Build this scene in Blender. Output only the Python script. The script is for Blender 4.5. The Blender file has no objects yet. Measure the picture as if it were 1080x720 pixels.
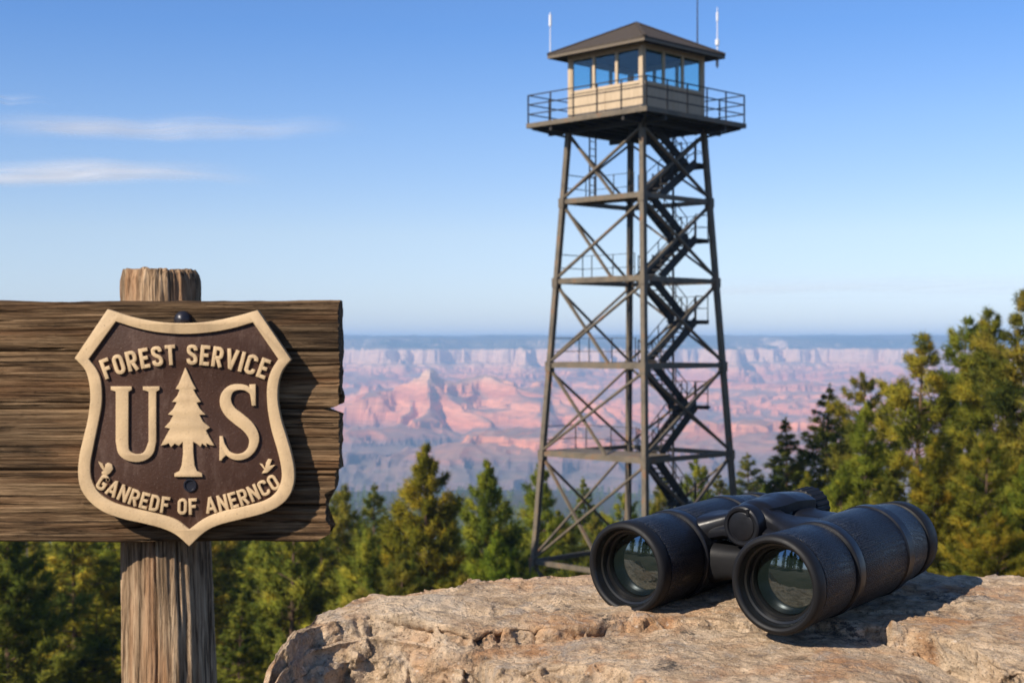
import bpy, bmesh, math, random
import numpy as np
from mathutils import Vector, Matrix
from mathutils.geometry import tessellate_polygon

R = math.radians
SC = bpy.context.scene
COL = SC.collection
F = 1500.0          # pixels per unit of slope, 50 mm lens on a 36 mm sensor, 1080 px wide


def at(px, py, Y):
    return Vector(((px - 540.0) / F * Y, Y, (360.0 - py) / F * Y))


# ------------------------------------------------------------------ noise
_rng = np.random.RandomState(7)
_PERM = _rng.permutation(512).astype(np.int64)
_VAL = _rng.rand(512) * 2 - 1


def _h(ix, iy, iz):
    return _VAL[_PERM[(_PERM[(_PERM[ix & 511] + iy) & 511] + iz) & 511]]


def vnoise(x, y, z=0.0):
    x, y, z = np.broadcast_arrays(np.asarray(x, float), np.asarray(y, float), np.asarray(z, float))
    fx, fy, fz = np.floor(x), np.floor(y), np.floor(z)
    ix, iy, iz = fx.astype(np.int64), fy.astype(np.int64), fz.astype(np.int64)
    u, v, w = x - fx, y - fy, z - fz
    u = u * u * u * (u * (u * 6 - 15) + 10)
    v = v * v * v * (v * (v * 6 - 15) + 10)
    w = w * w * w * (w * (w * 6 - 15) + 10)
    def L(a, b, t): return a + (b - a) * t
    return L(L(L(_h(ix, iy, iz), _h(ix + 1, iy, iz), u), L(_h(ix, iy + 1, iz), _h(ix + 1, iy + 1, iz), u), v),
             L(L(_h(ix, iy, iz + 1), _h(ix + 1, iy, iz + 1), u), L(_h(ix, iy + 1, iz + 1), _h(ix + 1, iy + 1, iz + 1), u), v), w)


def fbm(x, y, z=0.0, octv=4, gain=0.5, lac=2.03):
    s, a, f = 0.0, 1.0, 1.0
    for i in range(octv):
        s = s + a * vnoise(np.asarray(x) * f + 17.3 * i, np.asarray(y) * f - 9.1 * i, np.asarray(z) * f + 3.7 * i)
        a *= gain
        f *= lac
    return s


def ridged(x, y, z=0.0, octv=4, gain=0.5):
    s, a, f = 0.0, 1.0, 1.0
    for i in range(octv):
        n = vnoise(np.asarray(x) * f + 31.7 * i, np.asarray(y) * f + 11.9 * i, np.asarray(z) * f)
        s = s + a * (1 - 2 * np.abs(n))
        a *= gain
        f *= 2.07
    return s


def sstep(a, b, x):
    t = np.clip((np.asarray(x, float) - a) / (b - a), 0, 1)
    return t * t * (3 - 2 * t)


# ------------------------------------------------------------------ objects
def tag(o, label=None, cat=None, group=None, kind=None):
    for k, v in (('label', label), ('category', cat), ('group', group), ('kind', kind)):
        if v:
            o[k] = v
    return o


def link(o, parent=None):
    COL.objects.link(o)
    if parent is not None:
        o.parent = parent
    return o


def empty(name, loc=(0, 0, 0), rot=(0, 0, 0)):
    o = bpy.data.objects.new(name, None)
    o.empty_display_size = 0.1
    o.location = loc
    o.rotation_euler = rot
    COL.objects.link(o)
    return o


def mesh_np(name, verts, faces, mats, parent=None, smooth=True, midx=None):
    """verts (N,3) array; faces (M,k) array of one size."""
    verts = np.asarray(verts, np.float32)
    faces = np.asarray(faces, np.int32)
    me = bpy.data.meshes.new(name)
    k = faces.shape[1]
    me.vertices.add(len(verts))
    me.vertices.foreach_set('co', verts.ravel())
    me.loops.add(faces.size)
    me.loops.foreach_set('vertex_index', faces.ravel())
    me.polygons.add(len(faces))
    me.polygons.foreach_set('loop_start', np.arange(0, faces.size, k, dtype=np.int32))
    me.polygons.foreach_set('loop_total', np.full(len(faces), k, np.int32))
    me.update(calc_edges=True)
    me.polygons.foreach_set('use_smooth', np.full(len(faces), smooth))
    for m in (mats if isinstance(mats, (list, tuple)) else [mats]):
        me.materials.append(m)
    if midx is not None:
        me.polygons.foreach_set('material_index', np.asarray(midx, np.int32))
    me.validate()
    o = bpy.data.objects.new(name, me)
    return link(o, parent)


def grid_faces(nr, nc, wrap=False):
    r = np.arange(nr - 1)[:, None]
    c = np.arange(nc if wrap else nc - 1)[None, :]
    c2 = (c + 1) % nc
    a = r * nc + c
    b = r * nc + c2
    return np.stack([a, b, b + nc, a + nc], -1).reshape(-1, 4)


class MB:
    """collects simple solids into one mesh"""
    def __init__(self):
        self.v, self.f, self.m = [], [], []

    def add(self, verts, faces, mi=0):
        b = len(self.v)
        self.v.extend([tuple(p) for p in verts])
        self.f.extend([tuple(b + i for i in f) for f in faces])
        self.m.extend([mi] * len(faces))
        return self

    def box(self, c, s, M=None, mi=0):
        hx, hy, hz = s[0] / 2, s[1] / 2, s[2] / 2
        vs = [Vector((c[0] + x * hx, c[1] + y * hy, c[2] + z * hz)) for x in (-1, 1) for y in (-1, 1) for z in (-1, 1)]
        if M is not None:
            vs = [M @ v for v in vs]
        return self.add(vs, [(0, 1, 3, 2), (4, 6, 7, 5), (0, 4, 5, 1), (2, 3, 7, 6), (0, 2, 6, 4), (1, 5, 7, 3)], mi)

    def bar(self, p, q, w, h=None, mi=0):
        """rectangular bar from p to q, w across, h the other way"""
        p, q = Vector(p), Vector(q)
        h = h or w
        d = (q - p).normalized()
        up = Vector((0, 0, 1)) if abs(d.z) < 0.95 else Vector((0, 1, 0))
        s = d.cross(up).normalized() * w / 2
        t = s.cross(d).normalized() * h / 2
        vs = [e + a * s + b * t for e in (p, q) for a, b in ((-1, -1), (1, -1), (1, 1), (-1, 1))]
        return self.add(vs, [(3, 2, 1, 0), (4, 5, 6, 7), (0, 1, 5, 4), (1, 2, 6, 5), (2, 3, 7, 6), (3, 0, 4, 7)], mi)

    def angle(self, p, q, w, th, da, db, mi=0):
        """an L-section steel angle from p to q with legs along da and db"""
        p, q = Vector(p), Vector(q)
        d = (q - p).normalized()
        a = (Vector(da) - d * d.dot(Vector(da))).normalized()
        b = (Vector(db) - d * d.dot(Vector(db)))
        b = (b - a * a.dot(b)).normalized()
        sec = [(0, 0), (w, 0), (w, th), (th, th), (th, w), (0, w)]
        vs = [e + a * x + b * y for e in (p, q) for x, y in sec]
        fs = [(i, (i + 1) % 6, 6 + (i + 1) % 6, 6 + i) for i in range(6)]
        fs += [(3, 2, 1, 0), (5, 4, 3, 0), (6, 7, 8, 9), (6, 9, 10, 11)]
        return self.add(vs, fs, mi)

    def tube(self, pts, rad, n=8, mi=0, caps=True):
        pts = [Vector(p) for p in pts]
        if not isinstance(rad, (list, tuple)):
            rad = [rad] * len(pts)
        b = len(self.v)
        for i, p in enumerate(pts):
            d = (pts[min(i + 1, len(pts) - 1)] - pts[max(i - 1, 0)]).normalized()
            up = Vector((0, 0, 1)) if abs(d.z) < 0.9 else Vector((0, 1, 0))
            s = d.cross(up).normalized()
            t = s.cross(d)
            for k in range(n):
                a = 2 * math.pi * k / n
                self.v.append(tuple(p + (s * math.cos(a) + t * math.sin(a)) * rad[i]))
        for i in range(len(pts) - 1):
            for k in range(n):
                self.f.append((b + i * n + k, b + i * n + (k + 1) % n, b + (i + 1) * n + (k + 1) % n, b + (i + 1) * n + k))
                self.m.append(mi)
        if caps:
            self.f.append(tuple(b + k for k in range(n))[::-1]); self.m.append(mi)
            e = b + (len(pts) - 1) * n
            self.f.append(tuple(e + k for k in range(n))); self.m.append(mi)
        return self

    def build(self, name, mats, parent=None, smooth=False, bevel=0.0, seg=2, M=None):
        me = bpy.data.meshes.new(name)
        me.from_pydata(self.v, [], self.f)
        for m in (mats if isinstance(mats, (list, tuple)) else [mats]):
            me.materials.append(m)
        me.polygons.foreach_set('material_index', self.m)
        bm = bmesh.new(); bm.from_mesh(me)
        if M is not None:
            bm.transform(M)
        bmesh.ops.recalc_face_normals(bm, faces=bm.faces)
        if bevel:
            es = [e for e in bm.edges if len(e.link_faces) == 2 and e.calc_face_angle(0) > 0.6]
            bmesh.ops.bevel(bm, geom=es, offset=bevel, segments=seg, affect='EDGES', clamp_overlap=True)
        bm.to_mesh(me); bm.free()
        if smooth:
            me.polygons.foreach_set('use_smooth', [True] * len(me.polygons))
            me.set_sharp_from_angle(angle=R(38))
        return link(bpy.data.objects.new(name, me), parent)


def lathe(name, prof, mats, parent=None, n=96, axis='Y', off=(0, 0, 0), midx=None, sharp=32):
    """prof: list of (t, r); turns about the local axis"""
    P = np.array(prof, float)
    a = np.linspace(0, 2 * np.pi, n, endpoint=False)
    T = np.repeat(P[:, 0:1], n, 1)
    X = P[:, 1:2] * np.cos(a)[None]
    Z = P[:, 1:2] * np.sin(a)[None]
    if axis == 'Y':
        V = np.stack([X + off[0], T + off[1], Z + off[2]], -1).reshape(-1, 3)
    else:
        V = np.stack([X + off[0], Z + off[1], T + off[2]], -1).reshape(-1, 3)
    Fc = grid_faces(len(P), n, True)
    mi = None
    if midx is not None:
        mi = np.repeat(np.asarray(midx), n)
    o = mesh_np(name, V, Fc, mats, parent, True, mi)
    bm = bmesh.new(); bm.from_mesh(o.data)
    bmesh.ops.remove_doubles(bm, verts=bm.verts, dist=1e-6)
    bmesh.ops.recalc_face_normals(bm, faces=bm.faces)
    bm.to_mesh(o.data); bm.free()
    o.data.set_sharp_from_angle(angle=R(sharp))
    return o


# ------------------------------------------------------------------ materials
class NT:
    def __init__(self, name):
        self.mat = bpy.data.materials.new(name)
        self.mat.use_nodes = True
        self.t = self.mat.node_tree
        self.b = self.t.nodes['Principled BSDF']
        self.out = self.t.nodes['Material Output']

    def n(self, typ, **kw):
        nd = self.t.nodes.new(typ)
        for k, v in kw.items():
            if k.startswith('i_'):
                nd.inputs[k[2:].replace('_', ' ')].default_value = v
            else:
                setattr(nd, k, v)
        return nd

    def l(self, a, b):
        self.t.links.new(a, b)

    def coords(self, kind='Object', scale=(1, 1, 1)):
        tc = self.n('ShaderNodeTexCoord')
        mp = self.n('ShaderNodeMapping')
        mp.inputs['Scale'].default_value = scale
        self.l(tc.outputs[kind], mp.inputs['Vector'])
        return mp.outputs[0]

    def noise(self, vec, scale, detail=4, rough=0.55, dist=0.0):
        nd = self.n('ShaderNodeTexNoise')
        nd.inputs['Scale'].default_value = scale
        nd.inputs['Detail'].default_value = detail
        nd.inputs['Roughness'].default_value = rough
        nd.inputs['Distortion'].default_value = dist
        self.l(vec, nd.inputs['Vector'])
        return nd.outputs['Fac']

    def ramp(self, fac, stops, interp='LINEAR'):
        nd = self.n('ShaderNodeValToRGB')
        cr = nd.color_ramp
        cr.interpolation = interp
        while len(cr.elements) < len(stops):
            cr.elements.new(0.5)
        for e, (p, c) in zip(cr.elements, stops):
            e.position = p
            e.color = (c[0], c[1], c[2], 1) if not isinstance(c, (int, float)) else (c, c, c, 1)
        self.l(fac, nd.inputs[0])
        return nd.outputs[0]

    def mix(self, fac, a, b, typ='MIX'):
        nd = self.n('ShaderNodeMix', data_type='RGBA', blend_type=typ)
        for s, v in ((nd.inputs[0], fac), (nd.inputs[6], a), (nd.inputs[7], b)):
            if isinstance(v, (int, float)):
                s.default_value = v
            elif isinstance(v, (tuple, list)):
                s.default_value = (v[0], v[1], v[2], 1)
            else:
                self.l(v, s)
        return nd.outputs[2]

    def math(self, op, a, b=0.0, clamp=False):
        nd = self.n('ShaderNodeMath', operation=op, use_clamp=clamp)
        for s, v in ((nd.inputs[0], a), (nd.inputs[1], b)):
            if isinstance(v, (int, float)):
                s.default_value = v
            else:
                self.l(v, s)
        return nd.outputs[0]

    def bump(self, height, dist, strength=1.0, normal=None):
        nd = self.n('ShaderNodeBump')
        nd.inputs['Distance'].default_value = dist
        nd.inputs['Strength'].default_value = strength
        self.l(height, nd.inputs['Height'])
        if normal is not None:
            self.l(normal, nd.inputs['Normal'])
        return nd.outputs[0]

    def set(self, color=None, rough=None, metal=None, spec=None, normal=None):
        for key, v in (('Base Color', color), ('Roughness', rough), ('Metallic', metal), ('Specular IOR Level', spec), ('Normal', normal)):
            if v is None:
                continue
            s = self.b.inputs[key]
            if isinstance(v, (int, float)):
                s.default_value = v
            elif isinstance(v, (tuple, list)):
                s.default_value = (v[0], v[1], v[2], 1)
            else:
                self.l(v, s)
        return self.mat


def wood_mat(name, grain, dark, mid, light, scale=1.0):
    """weathered timber, grain along x or z in object space"""
    m = NT(name)
    s = (3.2, 60, 60) if grain == 'x' else (60, 60, 5)
    s2 = (8, 330, 330) if grain == 'x' else (330, 330, 14)
    s3 = (1.6, 9, 9) if grain == 'x' else (9, 9, 1.6)
    a = m.noise(m.coords('Object', s), 1.0, 6, 0.62, 1.6)
    b = m.noise(m.coords('Object', s2), 1.0, 5, 0.65, 0.3)
    c = m.noise(m.coords('Object', s3), 1.0, 3, 0.5)
    h = m.math('ADD', m.math('MULTIPLY', a, 0.5), m.math('MULTIPLY', b, 0.5))
    col = m.ramp(h, [(0.37, dark), (0.48, mid), (0.62, light)])
    tone = m.ramp(c, [(0.32, (0.55, 0.54, 0.54)), (0.68, (1.38, 1.30, 1.22))])
    col = m.mix(1.0, col, tone, 'MULTIPLY')
    ck = m.noise(m.coords('Object', (3.5, 150, 150) if grain == 'x' else (150, 150, 3.5)), 1.0, 3, 0.6, 0.8)
    ckm = m.ramp(ck, [(0.33, 1.0), (0.41, 0.0)])
    col = m.mix(m.math('MULTIPLY', ckm, 0.8), col, tuple(x * 0.5 for x in dark))
    warm = m.noise(m.coords('Object', (3, 26, 26) if grain == 'x' else (26, 26, 3)), 1.0, 3)
    col = m.mix(m.ramp(warm, [(0.5, 0.0), (0.68, 0.45)]), col, (mid[0] * 1.5, mid[1] * 1.05, mid[2] * 0.75))
    bm = m.bump(b, 0.003, 1.0, m.bump(a, 0.007, 0.9, m.bump(ckm, -0.004, 0.8)))
    return m.set(col, 0.85, 0, 0.2, bm)


M_board = wood_mat('weathered_board', 'x', (0.018, 0.0095, 0.005), (0.120, 0.074, 0.038), (0.30, 0.205, 0.115))
M_post = wood_mat('weathered_post', 'z', (0.055, 0.034, 0.019), (0.29, 0.20, 0.122), (0.53, 0.40, 0.265))


def painted(name, col, rough, speck, bumpd=0.0006, spec=0.4, scale=260):
    m = NT(name)
    v = m.coords('Object')
    n1 = m.noise(v, scale, 4, 0.6)
    n2 = m.noise(v, 22, 3, 0.5)
    n3 = m.noise(v, 520, 2, 0.5)
    c = m.mix(m.ramp(n2, [(0.35, 0.0), (0.7, 1.0)]), tuple(x * 0.86 for x in col), tuple(min(1, x * 1.08) for x in col))
    c = m.mix(m.ramp(n3, [(0.68, 0.0), (0.73, 1.0)]), c, speck)
    chip = m.math('MULTIPLY', m.ramp(m.noise(v, 55, 2), [(0.52, 0.0), (0.6, 1.0)]), m.ramp(m.noise(v, 240, 3, 0.65), [(0.66, 0.0), (0.69, 1.0)]))
    c = m.mix(chip, c, tuple(x * 0.55 for x in speck))
    c = m.mix(m.ramp(m.noise(m.coords('Object', (1, 0.35, 1)), 60, 4, 0.65), [(0.52, 0.0), (0.75, 0.35)]), c, speck)
    r = m.ramp(n1, [(0.3, rough - 0.1), (0.7, rough + 0.12)])
    return m.set(c, r, 0, spec, m.bump(n1, bumpd, 0.6))


M_cream = painted('cream_paint', (0.62, 0.435, 0.24), 0.5, (0.30, 0.19, 0.11))
M_brown = painted('brown_paint', (0.056, 0.025, 0.015), 0.55, (0.2, 0.13, 0.1), 0.0009, 0.25)
M_iron = NT('black_iron'); M_iron = M_iron.set((0.02, 0.02, 0.028), 0.35, 0.3, 0.5)

# binocular materials
m = NT('pebbled_rubber')
vo = m.n('ShaderNodeTexVoronoi', feature='F1')
vo.inputs['Scale'].default_value = 920
vo.inputs['Randomness'].default_value = 0.55
m.l(m.coords('Object'), vo.inputs['Vector'])
hh = m.ramp(vo.outputs['Distance'], [(0.1, 1.0), (0.62, 0.0)], 'EASE')
M_leather = m.set(m.ramp(m.noise(m.coords('Object'), 60, 4), [(0.3, (0.006, 0.007, 0.010)), (0.7, (0.010, 0.011, 0.015))]), 0.34, 0, 0.27, m.bump(hh, 0.00045, 1.0))
m = NT('black_rubber')
M_rubber = m.set((0.009, 0.009, 0.010), m.ramp(m.noise(m.coords('Object'), 90, 5), [(0.3, 0.46), (0.7, 0.64)]), 0, 0.22, m.bump(m.noise(m.coords('Object'), 1500, 2), 0.0001, 0.5))
m = NT('black_plastic')
M_plastic = m.set((0.008, 0.0085, 0.011), m.ramp(m.noise(m.coords('Object'), 130, 5), [(0.3, 0.28), (0.7, 0.44)]), 0, 0.34, m.bump(m.noise(m.coords('Object'), 1800, 2), 0.00008, 0.5))
m = NT('inner_black')
M_inner = m.set((0.006, 0.006, 0.006), 0.3, 0, 0.5)
m = NT('coated_lens')
m.b.inputs['Coat Weight'].default_value = 0.3
m.b.inputs['Coat Roughness'].default_value = 0.0
M_lens = m.set((0.006, 0.010, 0.009), 0.02, 0, 0.9)
m.b.inputs['IOR'].default_value = 1.9
m.b.inputs['Specular Tint'].default_value = (0.75, 0.9, 1.0, 1)

# tower materials
m = NT('weathered_steel')
v = m.coords('Object')
c = m.ramp(m.noise(v, 1.6, 6, 0.68), [(0.34, (0.095, 0.077, 0.055)), (0.55, (0.155, 0.124, 0.085)), (0.70, (0.21, 0.095, 0.04))])
M_steel = m.set(c, 0.65, 0.0, 0.35)
m = NT('dark_steel')
M_dark = m.set((0.033, 0.028, 0.024), 0.65, 0.2, 0.4)
m = NT('cab_wall_paint')
v = m.coords('Object', (6, 6, 0.7))
M_cab = m.set(m.ramp(m.noise(v, 2, 5), [(0.3, (0.43, 0.325, 0.21)), (0.7, (0.54, 0.415, 0.275))]), 0.7, 0, 0.3)
m = NT('roof_shingle')
br = m.n('ShaderNodeTexBrick')
br.inputs['Scale'].default_value = 6
br.inputs['Color1'].default_value = (0.060, 0.046, 0.036, 1)
br.inputs['Color2'].default_value = (0.085, 0.066, 0.05, 1)
br.inputs['Mortar'].default_value = (0.03, 0.025, 0.02, 1)
m.l(m.coords('Object'), br.inputs['Vector'])
M_roof = m.set(br.outputs[0], 0.85, 0, 0.2)
m = NT('window_glass')
tr = m.n('ShaderNodeBsdfTransparent'); tr.inputs[0].default_value = (0.80, 0.93, 0.95, 1)
gl = m.n('ShaderNodeBsdfGlossy'); gl.inputs['Roughness'].default_value = 0.02; gl.inputs[0].default_value = (0.9, 0.95, 1, 1)
fr = m.n('ShaderNodeLayerWeight'); fr.inputs[0].default_value = 0.25; frm = m.math('ADD', m.math('MULTIPLY', m.math('POWER', fr.outputs['Facing'], 4.0), 0.6), 0.05)
mx = m.n('ShaderNodeMixShader')
m.l(frm, mx.inputs[0]); m.l(tr.outputs[0], mx.inputs[1]); m.l(gl.outputs[0], mx.inputs[2]); m.l(mx.outputs[0], m.out.inputs[0])
M_glass = m.mat
M_white = NT('white_fibreglass').set((0.7, 0.7, 0.7), 0.5, 0, 0.4)
M_conc = NT('concrete').set((0.3, 0.28, 0.26), 0.9, 0, 0.2)

# ------------------------------------------------------------------ camera, light, world
cam = bpy.data.cameras.new('camera')
cam.lens = 50; cam.sensor_width = 36
cam.clip_start = 0.05; cam.clip_end = 90000
cam.dof.use_dof = True; cam.dof.focus_distance = 1.08; cam.dof.aperture_fstop = 24
co = bpy.data.objects.new('camera', cam); COL.objects.link(co)
co.rotation_euler = (R(90), 0, 0)
SC.camera = co

SUN_EL, SUN_ROT = R(36), R(228.5)
sd = Vector((math.sin(SUN_ROT) * math.cos(SUN_EL), math.cos(SUN_ROT) * math.cos(SUN_EL), math.sin(SUN_EL)))
sl = bpy.data.lights.new('sun', 'SUN')
sl.energy = 5.0; sl.angle = R(0.55); sl.color = (1.0, 0.90, 0.76)
so = bpy.data.objects.new('sun', sl); COL.objects.link(so)
so.rotation_euler = sd.to_track_quat('Z', 'Y').to_euler()
so.location = sd * 50

W = bpy.data.worlds.new('World'); SC.world = W; W.use_nodes = True
wt = W.node_tree
bg = wt.nodes['Background']
sky = wt.nodes.new('ShaderNodeTexSky')
sky.sky_type = 'NISHITA'; sky.sun_disc = False
sky.sun_elevation = SUN_EL; sky.sun_rotation = SUN_ROT
sky.altitude = 2300; sky.air_density = 1.0; sky.dust_density = 1.5; sky.ozone_density = 3.0
tn = wt.nodes.new('ShaderNodeMix'); tn.data_type = 'RGBA'; tn.blend_type = 'MULTIPLY'; tn.inputs[0].default_value = 1.0
tcw = wt.nodes.new('ShaderNodeTexCoord'); sxw = wt.nodes.new('ShaderNodeSeparateXYZ'); crw = wt.nodes.new('ShaderNodeValToRGB')
wt.links.new(tcw.outputs['Generated'], sxw.inputs[0]); wt.links.new(sxw.outputs[2], crw.inputs[0])
while len(crw.color_ramp.elements) < 5:
    crw.color_ramp.elements.new(0.5)
for e_, (p_, c_) in zip(crw.color_ramp.elements, [(0.0, (0.86, 0.83, 0.98)), (0.075, (1.10, 0.98, 0.97)), (0.151, (0.92, 0.98, 1.10)), (0.215, (0.70, 0.92, 1.18)), (0.7, (0.78, 0.92, 1.12))]):
    e_.position = p_; e_.color = c_ + (1,)
wt.links.new(crw.outputs[0], tn.inputs[7])
wt.links.new(sky.outputs[0], tn.inputs[6]); wt.links.new(tn.outputs[2], bg.inputs[0])
bg.inputs[1].default_value = 0.105
SC.view_settings.view_transform = 'Standard'
SC.view_settings.look = 'None'
SC.view_settings.exposure = 0.4
SC.view_settings.gamma = 1.0
SC.view_settings.use_curve_mapping = False
SC.cycles.use_denoising = True
SC.cycles.max_bounces = 8
SC.cycles.volume_bounces = 1
SC.cycles.transparent_max_bounces = 24
SC.cycles.sample_clamp_indirect = 6

# ================================================================== TERRAIN
_gy = np.array([-3000, -20, 1.0, 3.0, 6, 12, 25, 45, 60, 100, 200, 500, 1000, 1500, 2600, 4000])
_gz = np.array([6.0, -1.2, -1.55, -1.75, -3.2, -6.2, -11.5, -17.5, -21, -29.5, -48, -88, -140, -186, -268, -420])


def ground_z(X, Y):
    X = np.asarray(X, float); Y = np.asarray(Y, float)
    z = np.interp(Y, _gy, _gz)
    knoll = sstep(-5, 6, X) * sstep(14, 40, Y) * (1 - sstep(85, 150, Y)) * 6.0
    side = np.clip(np.abs(X) - 60, 0, 400) * 0.04
    n = fbm(X / 26, Y / 26, 0.3, 3) * 1.1 * sstep(4, 40, np.hypot(X, Y)) + fbm(X / 260, Y / 260, 4.3, 4) * 7.0 * sstep(150, 900, Y)
    return z + knoll + n - side * sstep(-10, 80, Y)


def g1(x, y):
    return float(ground_z(np.array([x]), np.array([y]))[0])


m = NT('forest_floor')
v = m.coords('Object')
c = m.ramp(m.noise(v, 0.35, 7, 0.65), [(0.3, (0.035, 0.036, 0.017)), (0.5, (0.075, 0.062, 0.034)), (0.72, (0.135, 0.1, 0.062))])
M_ground = m.set(c, 0.95, 0, 0.1)
rr = np.concatenate([[0.02], np.geomspace(0.4, 2700, 210)])
aa = np.linspace(0, 2 * np.pi, 361)[:-1]
RR, AA = np.meshgrid(rr, aa, indexing='ij')
GX, GY = RR * np.sin(AA), RR * np.cos(AA)
GZ = ground_z(GX, GY)
GZ[-1] -= 90
ground = mesh_np('ground', np.stack([GX, GY, GZ], -1).reshape(-1, 3), grid_faces(len(rr), len(aa), True), M_ground)
tag(ground, 'sloping forest floor of needles and dry grass', 'ground', kind='structure')

# ---- canyon
def canyon_z(X, Y):
    wx = X + 260 * fbm(X / 1500, Y / 1500, 1.7, 4)
    wy = Y + 260 * fbm(X / 1500, Y / 1500, 8.2, 4)
    # floor trend rising away from us
    t = np.interp(wy, [2300, 3000, 4200, 5200, 6400, 7300], [-330, -318, -322, -305, -268, -225])
    t = t + 78 * ridged(wx / 1100, wy / 1500, 2.2, 6, 0.6) - 66 + 16 * fbm(X / 300, Y / 300, 5.5, 4)
    # temples and their ridges: points (px, py of the crest, distance)
    crest = [[(362, 436, 4700), (385, 422, 4750), (411, 389, 4900), (432, 404, 4900), (455, 398, 5000), (482, 392, 5050), (502, 402, 5000),
              (520, 413, 4900), (548, 404, 5050), (568, 402, 5100), (590, 420, 5000), (628, 432, 4900), (660, 436, 4800)],
             [(482, 392, 5050), (500, 425, 4600), (515, 452, 4200), (540, 470, 3900)],
             [(411, 389, 4900), (400, 432, 4450), (372, 447, 4200), (330, 452, 4100)],
             [(590, 420, 5000), (600, 448, 4400), (625, 466, 4000)],
             [(432, 404, 4900), (440, 428, 4550), (462, 452, 4250), (470, 472, 4000)],
             [(520, 413, 4900), (536, 436, 4560), (560, 458, 4200)],
             [(555, 404, 5050), (572, 432, 4650), (582, 455, 4300)],
             [(385, 422, 4750), (372, 438, 4480), (352, 450, 4250)],
             [(628, 432, 4900), (655, 455, 4450), (690, 468, 4150)],
             [(800, 440, 5100), (815, 458, 4600), (840, 470, 4200)], [(880, 446, 5200), (905, 462, 4600), (930, 476, 4200)], [(745, 447, 4800), (752, 466, 4350), (770, 480, 4000)],
             [(745, 447, 4800), (790, 440, 5100), (830, 437, 5200), (880, 446, 5200), (960, 448, 5300), (1060, 440, 5200)],
             [(120, 430, 5000), (220, 415, 5200), (300, 425, 5000), (362, 436, 4700)]]
    z = t
    for ln in crest:
        best = np.full(X.shape, -1e9)
        for (a, b, c), (d, e, f) in zip(ln[:-1], ln[1:]):
            p, q = at(a, b, c), at(d, e, f)
            dx, dy = q.x - p.x, q.y - p.y
            s = np.clip(((wx - p.x) * dx + (wy - p.y) * dy) / (dx * dx + dy * dy), 0, 1)
            dist = np.hypot(wx - p.x - s * dx, wy - p.y - s * dy)
            dist = np.sqrt(dist * dist + 64) - 8
            spur = np.maximum(0.42, 1.05 + 0.95 * (0.55 - ridged(X / 330 + 0.3 * vnoise(X / 200, Y / 200, 4.4), Y / 330, 3.1, 4)) + 0.25 * fbm(X / 110, Y / 110, 3.1, 3))
            top = p.z + (q.z - p.z) * s
            best = np.maximum(best, top - np.where(dist < 160, 1.0 * dist, 160 + 0.55 * (dist - 160)) * spur)
        z = np.maximum(z, best)
    # terraces: slope, cliff, slope ...
    z0 = z + 7 * fbm(X / 160, Y / 160, 9.9, 4)
    stepz = 47.0
    zoff = 34 * fbm(X / 900, Y / 900, 6.6, 3)
    z0 = z0 + zoff
    k = np.floor(z0 / stepz); fr_ = z0 / stepz - k
    fr_ = np.where(fr_ < 0.62, fr_ * 0.55, 0.341 + (fr_ - 0.62) / 0.38 * 0.659)
    fr2 = np.where(fr_ < 0.42, fr_ * 0.6, 0.252 + sstep(0.42, 0.62, fr_) * 0.60 + np.clip(fr_ - 0.62, 0, 1) * 0.39)
    z = 0.48 * (k + fr2) * stepz + 0.52 * z0 - zoff
    # far rim
    rim = wy - (8000 + 620 * fbm(X / 1300, 0.5, 3.3, 4) + 430 * ridged(X / 560, Y / 900, 1.2, 5, 0.55))
    prof = np.interp(rim, [-1700, -900, -480, -430, -170, -120, -50, 0, 60, 500, 1500, 4000],
                     [-400, -262, -205, -180, -128, -122, -118, -48, -40, 8, 30, 44])
    prof = prof + 5 * fbm(X / 120, Y / 120, 2.5, 3) + 14 * fbm(X / 700, Y / 700, 7.5, 3) * sstep(-20, 300, rim)
    return np.maximum(z, prof)


m = NT('canyon_strata')
geo = m.n('ShaderNodeNewGeometry')
sx = m.n('ShaderNodeSeparateXYZ'); m.l(geo.outputs['Position'], sx.inputs[0])
sn = m.n('ShaderNodeSeparateXYZ'); m.l(geo.outputs['Normal'], sn.inputs[0])
wob = m.noise(m.coords('Object', (0.004, 0.004, 0.012)), 1.0, 5)
zz = m.math('ADD', sx.outputs[2], m.math('MULTIPLY', m.math('SUBTRACT', wob, 0.5), 36))
zn = m.math('DIVIDE', m.math('ADD', zz, 400.0), 450.0)
def zp(z): return (z + 400.0) / 450.0
rock = m.ramp(zn, [(0.0, (0.15, 0.11, 0.10)), (zp(-300), (0.20, 0.13, 0.115)), (zp(-265), (0.60, 0.225, 0.115)), (zp(-215), (0.68, 0.295, 0.155)),
                   (zp(-190), (0.50, 0.185, 0.10)), (zp(-150), (0.67, 0.30, 0.16)), (zp(-112), (0.66, 0.41, 0.24)), (zp(-95), (0.66, 0.42, 0.28)), (zp(-45), (0.68, 0.45, 0.30)), (1.0, (0.5, 0.42, 0.33))])
sv = m.noise(m.coords('Object', (0.012, 0.012, 0.18)), 1.0, 5)
rock = m.mix(1.0, rock, m.ramp(sv, [(0.3, (0.68, 0.64, 0.62)), (0.65, (1.15, 1.12, 1.1))]), 'MULTIPLY')
talus = m.ramp(m.noise(m.coords('Object', (0.006, 0.006, 0.006)), 1.0, 6), [(0.35, (0.10, 0.10, 0.085)), (0.5, (0.20, 0.145, 0.11)), (0.78, (0.46, 0.24, 0.15))])
flat = m.ramp(sn.outputs[2], [(0.80, 0.0), (0.96, 0.7)])
col = m.mix(flat, rock, talus)
forest_top = m.math('MULTIPLY', m.ramp(zn, [(zp(-52), 0.0), (zp(-38), 1.0)]), m.ramp(sn.outputs[2], [(0.55, 0.0), (0.85, 1.0)]))
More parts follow.
